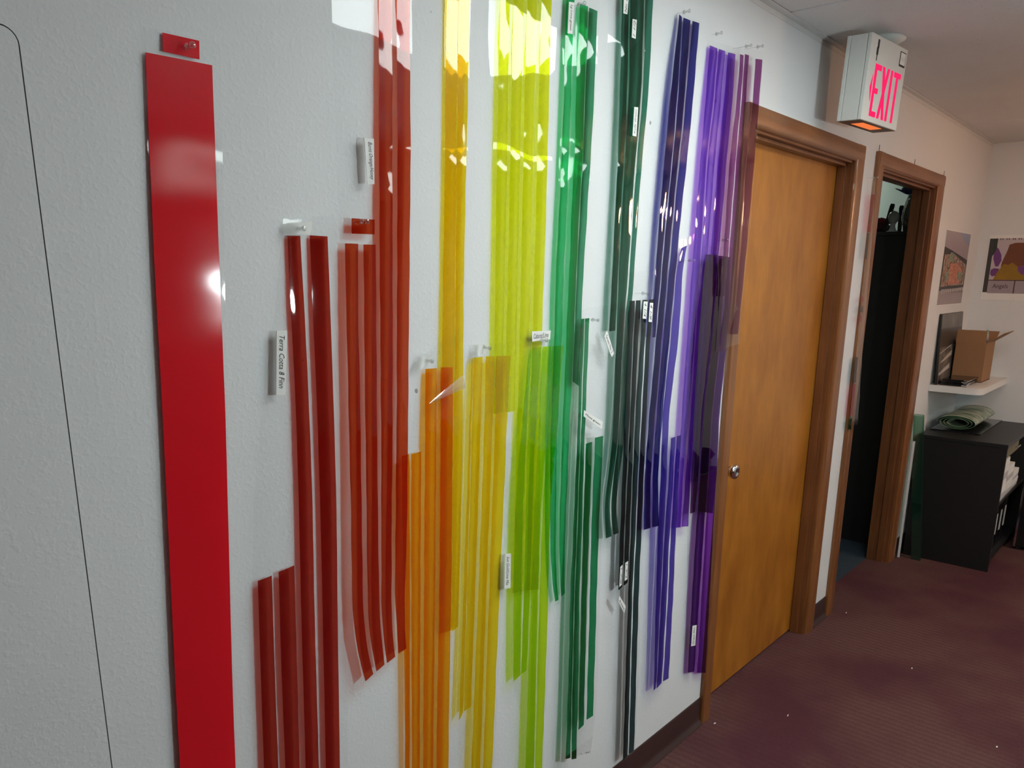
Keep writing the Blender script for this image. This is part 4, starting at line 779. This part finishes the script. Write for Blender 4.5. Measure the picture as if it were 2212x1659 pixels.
for c, x0, x1 in (('E', -0.095, -0.045), ('X', -0.036, 0.022), ('I', 0.034, 0.034 + st), ('T', 0.062, 0.118)):
    polys = letter(c, x0, x1)
    if c == 'X':
        b = MB()
        for q_i, pl in enumerate(polys): b.prism(pl, 'y', -sd - 0.0012 - 0.0002 * q_i, -sd + 0.001)
    else: b = slab_poly(polys, -sd - 0.0012, -sd + 0.001)
    loc(b, 'letter', M['sign_red'], face)
loc(slab_poly([[(-0.118, -0.028), (-0.104, 0.014), (-0.104, -0.070)]], -sd - 0.0012, -sd + 0.001), 'arrow', M['sign_red'], face)
loc(MB().box(0.088, 0.136, -sd - 0.001, -sd, 0.070, 0.116), 'rating_sticker', M['ink'], face)
loc(MB().box(0.092, 0.133, -sd - 0.0014, -sd, 0.076, 0.113), 'sticker_field', M['paper'], face)
v_, f_ = text_geo('A-6 20', 0.0)
xs = [p[0] for p in v_]; ys = [p[1] for p in v_]
obj('sticker_text', [(0.095 + (p[0] - min(xs)) / (max(xs) - min(xs)) * 0.034, -sd - 0.0018, 0.088 + (p[1] - min(ys)) / (max(ys) - min(ys)) * 0.013) for p in v_], f_, M['paper_grey'], face, local=True)
sm = MB(); 
for (a, b_, c_, d_) in ((-0.100, 0.092, -0.088, 0.118), (-0.103, 0.072, -0.090, 0.094), (-0.099, 0.055, -0.094, 0.074)): sm.box(a, c_, -sd - 0.0008, -sd + 0.001, b_, d_)
loc(sm, 'black_smudge', M['ink'], face)

# ------------------------------------------------------------------ pictures at the far end
def flat(name, pts, mat, parent, plane, at, lift):
    """thin printed shape on a wall plane: plane 'y' (x,z) or 'x' (y,z)"""
    b = MB()
    if plane == 'y': b.prism(pts, 'y', at - lift, at - lift + 0.0004)
    else: b.prism(pts, 'x', at - lift, at - lift + 0.0004)
    return b.build(name, mat, parent)
def speckle(name, cols, scale):
    t = NT(name); v = t.coords(); vo = t.n('ShaderNodeTexVoronoi'); vo.inputs['Scale'].default_value = scale; t.l(v, vo.inputs['Vector'])
    sep = t.n('ShaderNodeSeparateColor'); t.l(vo.outputs['Color'], sep.inputs[0])
    n = len(cols); c = t.ramp(sep.outputs[0], [((i + 0.5) / n, c_) for i, c_ in enumerate(cols)])
    t.principled(c, 0.35); return t.m
M['ph_ceil'] = plain('photo pale ceiling', (0.36, 0.30, 0.33), 0.35)
M['ph_sky'] = plain('photo blue grey', (0.26, 0.29, 0.42), 0.35)
M['ph_floor'] = plain('photo mauve floor', (0.30, 0.24, 0.25), 0.35)
M['ph_dark'] = plain('photo dark', (0.045, 0.040, 0.036), 0.35)
M['ph_crowd'] = speckle('photo crowd of small shapes', [(0.06, 0.05, 0.04), (0.42, 0.16, 0.10), (0.16, 0.15, 0.10), (0.55, 0.30, 0.20), (0.10, 0.10, 0.09), (0.45, 0.42, 0.36)], 75)
M['ph_orange'] = speckle('photo orange display', [(0.55, 0.20, 0.13), (0.42, 0.13, 0.08), (0.62, 0.34, 0.22), (0.50, 0.17, 0.12)], 90)
M['ph_green'] = speckle('photo plants', [(0.10, 0.15, 0.09), (0.22, 0.28, 0.20), (0.35, 0.40, 0.33)], 110)
M['ph_white'] = plain('photo white', (0.50, 0.47, 0.46), 0.35)
pr = tag(empty('poster', (4.84, -0.001, 1.43)), 'unframed shop photo print on the wall right of the open doorway', 'poster', 'pictures at the far end')
MB().box(4.54, 5.125, -0.0022, -0.0005, 1.43, 1.843).build('paper', M['paper'], pr)
A = -0.0022
def fy(name, pts, mat, k): return flat('print_area', pts, M[mat], pr, 'y', A, 0.0003 + 0.0003 * k)
x0, x1 = 4.548, 5.118
fy('a', [(x0, 1.70), (x1, 1.685), (x1, 1.838), (x0, 1.838)], 'ph_ceil', 0)
fy('b', [(4.86, 1.838), (5.0, 1.79), (x1, 1.775), (x1, 1.838)], 'ph_sky', 1)
fy('c', [(x0, 1.51), (x1, 1.53), (x1, 1.688), (4.72, 1.735), (x0, 1.752)], 'ph_dark', 1)
fy('d', [(4.57, 1.535), (5.10, 1.545), (5.10, 1.66), (4.8, 1.715), (4.57, 1.71)], 'ph_crowd', 2)
fy('e', [(4.73, 1.545), (4.98, 1.55), (5.02, 1.63), (4.9, 1.67), (4.72, 1.66)], 'ph_orange', 3)
fy('f', [(4.64, 1.57), (4.72, 1.57), (4.72, 1.62), (4.64, 1.62)], 'ph_green', 4)
fy('g', [(4.92, 1.575), (5.03, 1.575), (5.03, 1.615), (4.92, 1.62)], 'ph_green', 4)
fy('h', [(4.66, 1.68), (4.78, 1.67), (4.78, 1.72), (4.70, 1.725)], 'ph_green', 4)
fy('i', [(x0, 1.435), (x1, 1.435), (x1, 1.532), (x0, 1.512)], 'ph_floor', 2)
fy('j', [(4.60, 1.497), (5.11, 1.512), (5.11, 1.527), (4.60, 1.520)], 'ph_white', 3)
for i in range(12):
    xx = 4.62 + i * 0.041
    fy('k', [(xx, 1.500), (xx + 0.010, 1.500), (xx + 0.010, 1.524), (xx, 1.524)], 'ph_dark', 4)

# 'Angels' poster on the far wall
M['po_purple'] = plain('poster purple', (0.17, 0.05, 0.20), 0.4)
M['po_gold'] = plain('poster gold', (0.30, 0.165, 0.010), 0.4, var=0.25)
M['po_brown'] = plain('poster brown', (0.17, 0.055, 0.022), 0.4, var=0.25)
M['po_mauve'] = plain('poster pale mauve', (0.52, 0.44, 0.46), 0.4)
M['po_green'] = plain('poster dark green', (0.030, 0.038, 0.026), 0.4)
M['po_line'] = plain('poster brown line', (0.09, 0.03, 0.02), 0.4)
pa = tag(empty('poster', (XF - 0.001, -0.34, 1.45)), 'colourful poster lettered Angels on the far wall', 'poster', 'pictures at the far end')
XP = XF - 0.0022
MB().box(XP, XF - 0.0004, -0.62, -0.055, 1.452, 1.842).build('paper', M['paper'], pa)
def fx(pts, mat, k): return flat('print_area', pts, M[mat], pa, 'x', XP, 0.0003 + 0.0003 * k)
fx([(-0.615, 1.574), (-0.062, 1.574), (-0.062, 1.822), (-0.615, 1.822)], 'po_mauve', 0)
fx([(-0.085, 1.499), (-0.061, 1.499), (-0.061, 1.822), (-0.085, 1.822)], 'ph_dark', 2)
fx([(-0.104, 1.755), (-0.085, 1.715), (-0.085, 1.822), (-0.104, 1.822)], 'po_green', 2)
fx([(-0.139, 1.69), (-0.126, 1.655), (-0.110, 1.655), (-0.094, 1.70), (-0.090, 1.76), (-0.100, 1.775), (-0.115, 1.76), (-0.134, 1.725)], 'po_purple', 1)
fx([(-0.135, 1.642), (-0.12, 1.60), (-0.10, 1.595), (-0.088, 1.61), (-0.089, 1.635), (-0.105, 1.645)], 'po_purple', 1)
fx([(-0.615, 1.60), (-0.14, 1.62), (-0.143, 1.68), (-0.162, 1.745), (-0.170, 1.785), (-0.20, 1.795), (-0.24, 1.795), (-0.615, 1.78)], 'po_brown', 1)
fx([(-0.615, 1.576), (-0.108, 1.576), (-0.125, 1.62), (-0.155, 1.67), (-0.18, 1.665), (-0.20, 1.68), (-0.23, 1.655), (-0.30, 1.67), (-0.42, 1.65), (-0.615, 1.67)], 'po_gold', 2)
fx([(-0.30, 1.63), (-0.26, 1.66), (-0.23, 1.655), (-0.235, 1.63), (-0.26, 1.605)], 'po_purple', 3)
fx([(-0.615, 1.570), (-0.085, 1.570), (-0.085, 1.5755), (-0.615, 1.5755)], 'po_line', 3)
fx([(-0.615, 1.494), (-0.085, 1.494), (-0.085, 1.570), (-0.615, 1.570)], 'ph_ceil', 1)
fx([(-0.231, 1.494), (-0.225, 1.494), (-0.225, 1.572), (-0.231, 1.572)], 'po_line', 3)
for yy in (-0.118, -0.130, -0.151, -0.163, -0.184, -0.194, -0.215, -0.226): fx([(yy - 0.004, 1.822), (yy + 0.004, 1.822), (yy - 0.001, 1.810)], 'ph_dark', 2)
text_on('poster_lettering', 'Angels', (XP - 0.001, -0.112, 1.517), (0, -1, 0), (0, 0, 1), 0.083, 0.034, (-1, 0, 0), M['po_line'], pa, 0.0, 0.0009)

# ------------------------------------------------------------------ corner shelf and the things on it
sz = 0.98
cs = []
for k in range(7):
    a = math.pi / 2 * k / 6
    cs.append((4.63 + 0.05 - 0.05 * math.sin(a), -0.275 + 0.05 - 0.05 * math.cos(a)))
outl = [(XF - 0.001, -0.001), (XF - 0.001, -0.275)] + cs + [(4.63, -0.001)]
shf = MB().prism(outl, 'z', sz - 0.036, sz).build('corner_shelf', M['shelf'])
tag(auto_smooth(shf, 40), 'white corner shelf with a rounded front corner above the black cabinet', 'shelf')

fr = tag(empty('leaning_picture', (4.91, -0.02, sz)), 'dark glossy picture leaning on the wall at the back of the shelf', 'picture', 'pictures at the far end')
M['ph_grey'] = speckle('dim grey interior photo', [(0.10, 0.095, 0.085), (0.15, 0.14, 0.12), (0.08, 0.075, 0.07), (0.19, 0.17, 0.14)], 14)
def lean(x0, x1, y0, y1, z0, z1, th):  # tilted board: y0 at the foot, y1 at the top
    return [(x0, y0, z0), (x1, y0, z0), (x1, y1, z1), (x0, y1, z1), (x0, y0 - th, z0), (x1, y0 - th, z0), (x1, y1 - th, z1), (x0, y1 - th, z1)], [(0, 1, 2, 3), (7, 6, 5, 4), (0, 4, 5, 1), (1, 5, 6, 2), (2, 6, 7, 3), (3, 7, 4, 0)]
v, f = lean(4.645, 5.165, -0.026, -0.004, sz + 0.0005, 1.383, 0.008); obj('backing_board', v, f, M['black'], fr)
v, f = lean(4.662, 5.165, -0.0345, -0.0125, sz + 0.0005, 1.381, 0.0008); obj('print', v, f, M['ph_grey'], fr)
def leanrect(z0, z1, x0, x1, mat):
    yb = lambda z: -0.0357 + (z - sz) / 0.403 * 0.022
    obj('print_area', [(x0, yb(z0[0]), z0[0]), (x1, yb(z0[1]), z0[1]), (x1, yb(z1[1]), z1[1]), (x0, yb(z1[0]), z1[0])], [(0, 1, 2, 3)], M[mat], fr)
leanrect((1.19, 1.20), (1.30, 1.295), 4.665, 5.16, 'ph_dark')
leanrect((1.155, 1.21), (1.160, 1.216), 4.665, 5.05, 'ph_white')
leanrect((1.10, 1.135), (1.108, 1.165), 4.70, 4.95, 'ph_white')
leanrect((1.03, 1.06), (1.045, 1.09), 4.68, 4.92, 'ph_white')

bx = tag(empty('cardboard_box', (5.06, -0.125, sz)), 'open brown cardboard box on the white corner shelf', 'box')
bx0, bx1, by0, by1, bz1 = 4.945, 5.19, -0.205, -0.040, 1.213
c = MB(); e = 0.004
c.box(bx0, bx1, by0, by1, sz + 0.0005, sz + e); c.box(bx0, bx0 + e, by0, by1, sz, bz1); c.box(bx1 - e, bx1, by0, by1, sz, bz1)
c.box(bx0, bx1, by1 - e, by1, sz, bz1)
c.build('body', M['card'], bx)
MB().box(bx0 + e, bx1 - e, by0, by0 + e, sz, bz1).build('side_panel', M['card'], bx)
v, f = [(bx0, by0 + 0.004, bz1), (bx0, by1, bz1), (bx0 + 0.01, by1 - 0.002, bz1 + 0.072), (bx0 + 0.01, by0 + 0.008, bz1 + 0.068)], None
def sheet3(name, q, th, nrm, mat, par):
    N = Vector(nrm).normalized() * th
    vs = [Vector(p) for p in q] + [Vector(p) + N for p in q]
    n = len(q)
    MB().add(vs, [tuple(range(n)), tuple(range(2 * n - 1, n - 1, -1))] + [(i, (i + 1) % n, n + (i + 1) % n, n + i) for i in range(n)]).build(name, mat, par)
sheet3('flap', v, 0.004, (1, 0, 0.1), M['card'], bx)
sheet3('flap', [(bx0 + 0.004, by0, bz1), (bx1, by0, bz1), (bx1, by0 - 0.088, bz1 + 0.064), (bx0 + 0.010, by0 - 0.082, bz1 + 0.060)], 0.004, (0, 0.5, 1), M['card'], bx)
sheet3('flap', [(bx1, by0, bz1), (bx1, by1, bz1), (bx1 + 0.09, by1, bz1 + 0.05), (bx1 + 0.09, by0, bz1 + 0.05)], 0.004, (0, 0, 1), M['card'], bx)
pw = tag(empty('paper_wad', (5.1, -0.13, 1.19)), 'crumpled white wrapping paper sticking out of the cardboard box', 'paper')
random.seed(3)
vs = []; fs = []
for i in range(9):
    for j in range(9):
        u, w_ = i / 8, j / 8
        hgt = 1.20 + 0.075 * math.sin(math.pi * min(1, u * 1.1)) * (0.5 + 0.6 * w_) + random.uniform(-0.010, 0.010)
        vs.append((4.97 + 0.19 * u, -0.055 - 0.125 * w_, hgt))
for i in range(8):
    for j in range(8): fs.append((i * 9 + j, (i + 1) * 9 + j, (i + 1) * 9 + j + 1, i * 9 + j + 1))
obj('crumpled_sheet', vs, fs, M['paper'], pw)

random.seed(11)
BOOK = ['bottom of the flat black sample boards on the shelf', 'second of the flat black sample boards on the shelf', 'third of the flat black sample boards on the shelf', 'topmost of the flat black sample boards on the shelf']
zz = sz + 0.0005
for i in range(4):
    th = (0.012, 0.008, 0.008, 0.006)[i]
    ox = (0, 0.012, 0.004, 0.02)[i]; oy = (0, -0.004, 0.003, -0.006)[i]
    r = tag(empty('sample_board', (4.80 + ox, -0.115 + oy, zz)), BOOK[i], 'board', 'flat black boards on the shelf')
    MB().box(4.665 + ox, 4.935, -0.185 + oy, -0.048 + oy, zz, zz + th, 0.0012).build('board', M['black_gloss'], r)
    MB().box(4.664 + ox, 4.74 + ox, -0.1855 + oy, -0.160 + oy, zz + th * 0.3, zz + th * 0.7).build('edge_strip', M['paper_grey'], r)
    zz += th + 0.0004

# ------------------------------------------------------------------ black cabinet and what stands on and by it
cb = tag(empty('cabinet', (4.85, -0.26, 0)), 'low black cabinet standing in the corner under the shelf', 'cabinet')
cx0, cx1, cy0, cy1, cz = 4.43, 5.26, -0.471, -0.030, 0.722
MB().box(cx0, cx1, cy0, cy1, cz - 0.022, cz, 0.002).build('top', M['black'], cb)
MB().box(cx0 + 0.002, cx0 + 0.022, cy0 + 0.002, cy1, 0.0, cz - 0.022).build('end_panel', M['black'], cb)
MB().box(cx1 - 0.02, cx1, cy0 + 0.002, cy1, 0.0, cz - 0.022).build('end_panel', M['black'], cb)
MB().box(cx0 + 0.022, cx1 - 0.02, cy1 - 0.012, cy1, 0.0, cz - 0.022).build('back_panel', M['black'], cb)
MB().box(cx0 + 0.022, cx1 - 0.02, cy0 + 0.006, cy1 - 0.012, 0.05, 0.068).build('shelf_board', M['black'], cb)
MB().box(cx0 + 0.022, cx1 - 0.02, cy0 + 0.006, cy1 - 0.012, 0.372, 0.388).build('shelf_board', M['black'], cb)
dr = MB().box(cx0 + 0.024, cx0 + 0.36, cy0 + 0.004, cy0 + 0.020, 0.645, cz - 0.024).build('drawer_front', M['khaki'], cb)
MB().box(cx0 + 0.26, cx0 + 0.34, cy0 - 0.010, cy0 + 0.004, 0.668, 0.676).build('drawer_pull', M['chrome'], dr)
for i in range(3):
    r = tag(empty('paper_stack', (4.58 + 0.01 * i, -0.30, 0.388)), ['tall white paper stack in the cabinet nearest its end panel', 'lower white paper stack beside the tall one in the cabinet', 'thin white paper stack deep in the cabinet'][i], 'paper stack', 'paper in the black cabinet')
    a = 4.462 + 0.20 * i; h_ = (0.235, 0.17, 0.10)[i]
    nn = 6
    for k in range(nn):
        z0_ = 0.3885 + h_ * k / nn; sft = random.uniform(-0.004, 0.004)
        MB().box(a + sft, a + 0.185 + sft, cy0 + 0.012 + abs(sft), -0.16, z0_, z0_ + h_ / nn - 0.0015).build('ream', M['paper'] if k % 3 else M['paper_grey'], r)
for i in range(4):
    x_ = 4.50 + 0.12 * i
    r = tag(empty('binder', (x_, -0.30, 0.068)), ['black binder standing nearest the cabinet end panel', 'second black binder in the cabinet bottom', 'third black binder in the cabinet bottom', 'innermost black binder in the cabinet bottom'][i], 'binder', 'binders in the black cabinet')
    MB().box(x_, x_ + 0.075, cy0 + 0.03, -0.18, 0.0685, 0.34, 0.003).build('cover', M['black_gloss'], r)
    MB().box(x_ + 0.02, x_ + 0.055, cy0 + 0.0285, cy0 + 0.0305, 0.16, 0.28).build('spine_label', M['paper_grey'], r)

sh_ = MB().box(4.62, 5.24, -0.300, -0.040, cz + 0.0004, cz + 0.0075, 0.001).build('acrylic_panel', M['black_gloss'])
tag(sh_, 'thin glossy black acrylic panel lying on the black cabinet', 'panel')
# roll of green vinyl: a flattened spiral pressed on the panel
ro = tag(empty('vinyl_roll', (4.95, -0.165, cz + 0.008)), 'flattened roll of green vinyl lying on the black cabinet', 'roll')
zc_ = cz + 0.0085
def spiral(turns, n, rx, rz, shrink):
    pts = []
    for k in range(n + 1):
        a = 2 * math.pi * turns * k / n; s = 1 - shrink * k / n
        pts.append((-0.165 + rx * s * math.cos(a), zc_ + 0.042 + (rz * s) * math.sin(a) - 0.0))
    return pts
sp = spiral(3.2, 110, 0.104, 0.040, 0.55)
th = 0.0016
vs = []; fs = []
n = len(sp)
xa, xb = 4.66, 5.20
for i, (y_, z_) in enumerate(sp):
    j0, j1 = max(0, i - 1), min(n - 1, i + 1)
    tx, tz = sp[j1][0] - sp[j0][0], sp[j1][1] - sp[j0][1]; L_ = math.hypot(tx, tz); nx_, nz_ = -tz / L_, tx / L_
    for xx in (xa, xb):
        vs.append((xx, y_ + nx_ * th / 2, z_ + nz_ * th / 2)); vs.append((xx, y_ - nx_ * th / 2, z_ - nz_ * th / 2))
for i in range(n - 1):
    a, b = i * 4, (i + 1) * 4
    fs += [(a, a + 2, b + 2, b), (a + 1, b + 1, b + 3, a + 3), (a, b, b + 1, a + 1), (a + 2, a + 3, b + 3, b + 2)]
rb = obj('spiral', vs, fs, M['vinyl_print'], ro, mats=[M['vinyl_green']], mat_index=[(1 if k % 4 >= 2 else 0) for k in range(len(fs))])
auto_smooth(rb, 40)

gp = tag(empty('glass_pane', (4.39, -0.09, 0)), 'narrow green glass pane leaning on the wall between doorway and cabinet', 'glass pane')
v = [(4.372, -0.140, 0.0005), (4.405, -0.140, 0.0005), (4.405, -0.092, 0.0005), (4.372, -0.092, 0.0005), (4.372, -0.050, 0.832), (4.405, -0.050, 0.838), (4.405, -0.002, 0.838), (4.372, -0.002, 0.832)]
v = [(a, b, c_) for a, b, c_ in v]
MB().add(v, [(3, 2, 1, 0), (4, 5, 6, 7), (0, 1, 5, 4), (1, 2, 6, 5), (2, 3, 7, 6), (3, 0, 4, 7)]).build('pane', M['glass_green'], gp)
wb = MB().box(4.352, 4.357, -0.034, -0.022, 0.0005, 0.69).build('foam_board', M['white_board'])
tag(wb, 'thin white board standing on edge next to the doorway casing', 'board')
# dark case at the right edge of the picture
dc = tag(empty('tool_case', (5.0, -0.62, 0)), 'black case with bright metal edges on the carpet beside the cabinet', 'case')
MB().box(4.98, 5.28, -0.80, -0.505, 0.02, 0.43, 0.006).build('body', M['black_gloss'], dc)
for (y_) in (-0.803, -0.508):
    MB().box(4.972, 4.984, y_ - 0.003, y_ + 0.008, 0.02, 0.43).build('edge_strip', M['chrome'], dc)
MB().box(4.972, 4.979, -0.70, -0.60, 0.30, 0.33).build('latch', M['chrome'], dc)
for x_ in (5.0, 5.26):
    for y_ in (-0.78, -0.525): MB().box(x_ - 0.012, x_ + 0.012, y_ - 0.012, y_ + 0.012, 0.0, 0.021).build('foot', M['black'], dc)

# ------------------------------------------------------------------ side room
ct = tag(empty('tall_cabinet', (4.75, 0.6, 0)), 'tall black cabinet inside the dark side room', 'cabinet')
MB().box(4.47, 5.05, 0.115, 1.25, 0.0, 1.812, 0.003).build('body', M['black'], ct)
MB().box(4.462, 5.06, 0.112, 1.26, 1.812, 1.832, 0.002).build('top', M['black'], ct)
zt = 1.8325
bg = tag(empty('cloth_bag', (4.66, 0.395, zt)), 'crumpled red and maroon bag on top of the tall black cabinet', 'bag')
def blob(cx, cy, cz_, rx, ry, rz, seed, amp=0.12, flat_bottom=True, n=14):
    rnd = random.Random(seed); ph = [rnd.uniform(0, 6.28) for _ in range(6)]
    vs = []; fs = []
    for i in range(n + 1):
        th_ = math.pi * i / n
        for j in range(n * 2):
            p_ = math.pi * j / n
            k = 1 + amp * (math.sin(3 * p_ + ph[0] + 2 * th_) + math.sin(5 * th_ + ph[1] + p_) * 0.7 + 0.5 * math.sin(7 * p_ + ph[2])) / 2
            z_ = cz_ + rz * k * math.cos(th_)
            vs.append((cx + rx * k * math.sin(th_) * math.cos(p_), cy + ry * k * math.sin(th_) * math.sin(p_), max(z_, cz_ - rz * 0.92) if flat_bottom else z_))
    m_ = n * 2
    for i in range(n):
        for j in range(m_): fs.append((i * m_ + j, (i + 1) * m_ + j, (i + 1) * m_ + (j + 1) % m_, i * m_ + (j + 1) % m_))
    return vs, fs
v, f = blob(4.66, 0.395, zt + 0.0335, 0.06, 0.066, 0.036, 4); obj('bag_body', v, f, M['maroon'], bg, True)
v, f = blob(4.66, 0.385, zt + 0.062, 0.045, 0.052, 0.026, 9, flat_bottom=False); obj('bag_top', v, f, M['red_cloth'], bg, True)
def handle(p0, p1, w_, label):
    r = tag(empty('brush_handle', p0), label, 'brush', 'black handles on the tall cabinet')
    a, b = Vector(p0), Vector(p1); d_ = (b - a).normalized(); s_ = d_.cross(Vector((1, 0, 0))).normalized() * w_; t2 = Vector((1, 0, 0)) * w_ * 0.7
    vs = []
    for c_, k in ((a, 0.8), (a.lerp(b, 0.3), 0.9), (a.lerp(b, 0.92), 1.05), (b, 0.8)):
        vs += [c_ + (s_ + t2) * k, c_ + (s_ - t2) * k, c_ + (-s_ - t2) * k, c_ + (-s_ + t2) * k]
    fs = [(3, 2, 1, 0), (12, 13, 14, 15)]
    for i in range(3):
        for j in range(4): fs.append((i * 4 + j, i * 4 + (j + 1) % 4, (i + 1) * 4 + (j + 1) % 4, (i + 1) * 4 + j))
    MB().add(vs, fs).build('handle', M['black'], r)
handle((4.60, 0.338, 1.845), (4.60, 0.309, 1.992), 0.011, 'black brush handle tilted beside the red bag')
handle((4.66, 0.274, 1.834), (4.66, 0.277, 1.985), 0.011, 'upright black handle behind the white ornament')
orn = tag(empty('ornament', (4.57, 0.288, zt)), 'white ceramic ornament with a round head on the tall black cabinet', 'ornament')
MB().lathe([(0.030, 0), (0.032, 0.006), (0.020, 0.014), (0.014, 0.03), (0.013, 0.045), (0.018, 0.05)], (4.57, 0.288, zt), 'z', 20).build('stem', M['ceramic'], orn, True)
MB().lathe([(0.002, 0.046)] + [(0.030 * math.sin(a), 0.082 - 0.036 * math.cos(a)) for a in [math.pi * k / 12 for k in range(2, 12)]] + [(0.002, 0.1185)], (4.57, 0.288, zt), 'z', 22).build('head', M['ceramic'], orn, True)
wr = tag(empty('wrapped_parcel', (4.60, 0.225, zt)), 'parcel in crinkled clear wrap beside the white ornament', 'parcel')
v, f = blob(4.60, 0.222, zt + 0.092, 0.034, 0.030, 0.098, 21, 0.16); obj('wrap', v, f, M['wrap'], wr, True)
v, f = blob(4.60, 0.222, zt + 0.080, 0.024, 0.022, 0.084, 5, 0.05); obj('contents', v, f, M['khaki'], wr, True)
ps = tag(empty('display_post', (4.70, 0.235, zt)), 'black post on the tall cabinet carrying the navy cap', 'post')
MB().box(4.685, 4.715, 0.215, 0.255, zt, 2.045, 0.002).build('post', M['black'], ps)
MB().box(4.665, 4.735, 0.195, 0.275, zt, zt + 0.01, 0.002).build('foot', M['black'], ps)
cp = tag(empty('cap', (4.68, 0.25, 2.046)), 'navy blue cap perched high inside the side room doorway', 'cap')
v, f = blob(4.69, 0.245, 2.074, 0.055, 0.050, 0.028, 2, 0.03); obj('crown', v, f, M['blue_cloth'], cp, True)
MB().prism([(0.262, 2.046), (0.315, 2.074), (0.322, 2.079), (0.316, 2.080), (0.262, 2.062)], 'x', 4.645, 4.735).build('brim', M['blue_cloth'], cp)

rl = tag(empty('ceiling_light', (5.32, 1.0, ZC + 0.1)), 'unseen round lamp added to light the side room wall', 'ceiling light')  # lamp added out of view to brighten the side room wall
MB().lathe([(0.14, 0), (0.15, -0.03), (0.12, -0.05)], (5.32, 1.0, ZC + 0.1), 'z', 24).build('holder', M['lamp_frame'], rl, True)
M['side_fill'] = emit('side room fill diffuser', (0.85, 0.95, 0.88), 26.0)
MB().lathe([(0.12, -0.05), (0.09, -0.07), (0.002, -0.08)], (5.32, 1.0, ZC + 0.1), 'z', 24).build('diffuser', M['side_fill'], rl, True)

# ------------------------------------------------------------------ small litter on the carpet
for i, (x, y, a, lab) in enumerate([(3.343, -0.072, 0.4, 'pale scrap on the carpet just outside the open doorway'), (2.955, -0.47, 1.0, 'pale scrap on the carpet in front of the wooden door'),
                                    (2.251, -0.228, 0.2, 'tiny pale scrap on the carpet near the wooden door'), (2.02, -0.05, 2.0, 'white lint at the foot of the door casing'), (2.543, -0.853, 1.4, 'pale scrap on the carpet at the lower right')]):
    s_ = 0.007
    pts = [(x + s_ * math.cos(a + q) * k, y + s_ * math.sin(a + q) * k * 0.35) for q, k in ((0, 1.2), (1.2, 0.8), (2.4, 0.9), (3.6, 1.1), (5.0, 0.7))]
    o = MB().prism(pts, 'z', 0.0005, 0.0025).build('paper_scrap', M['paper']); tag(o, lab, 'scrap', 'scraps on the carpet')
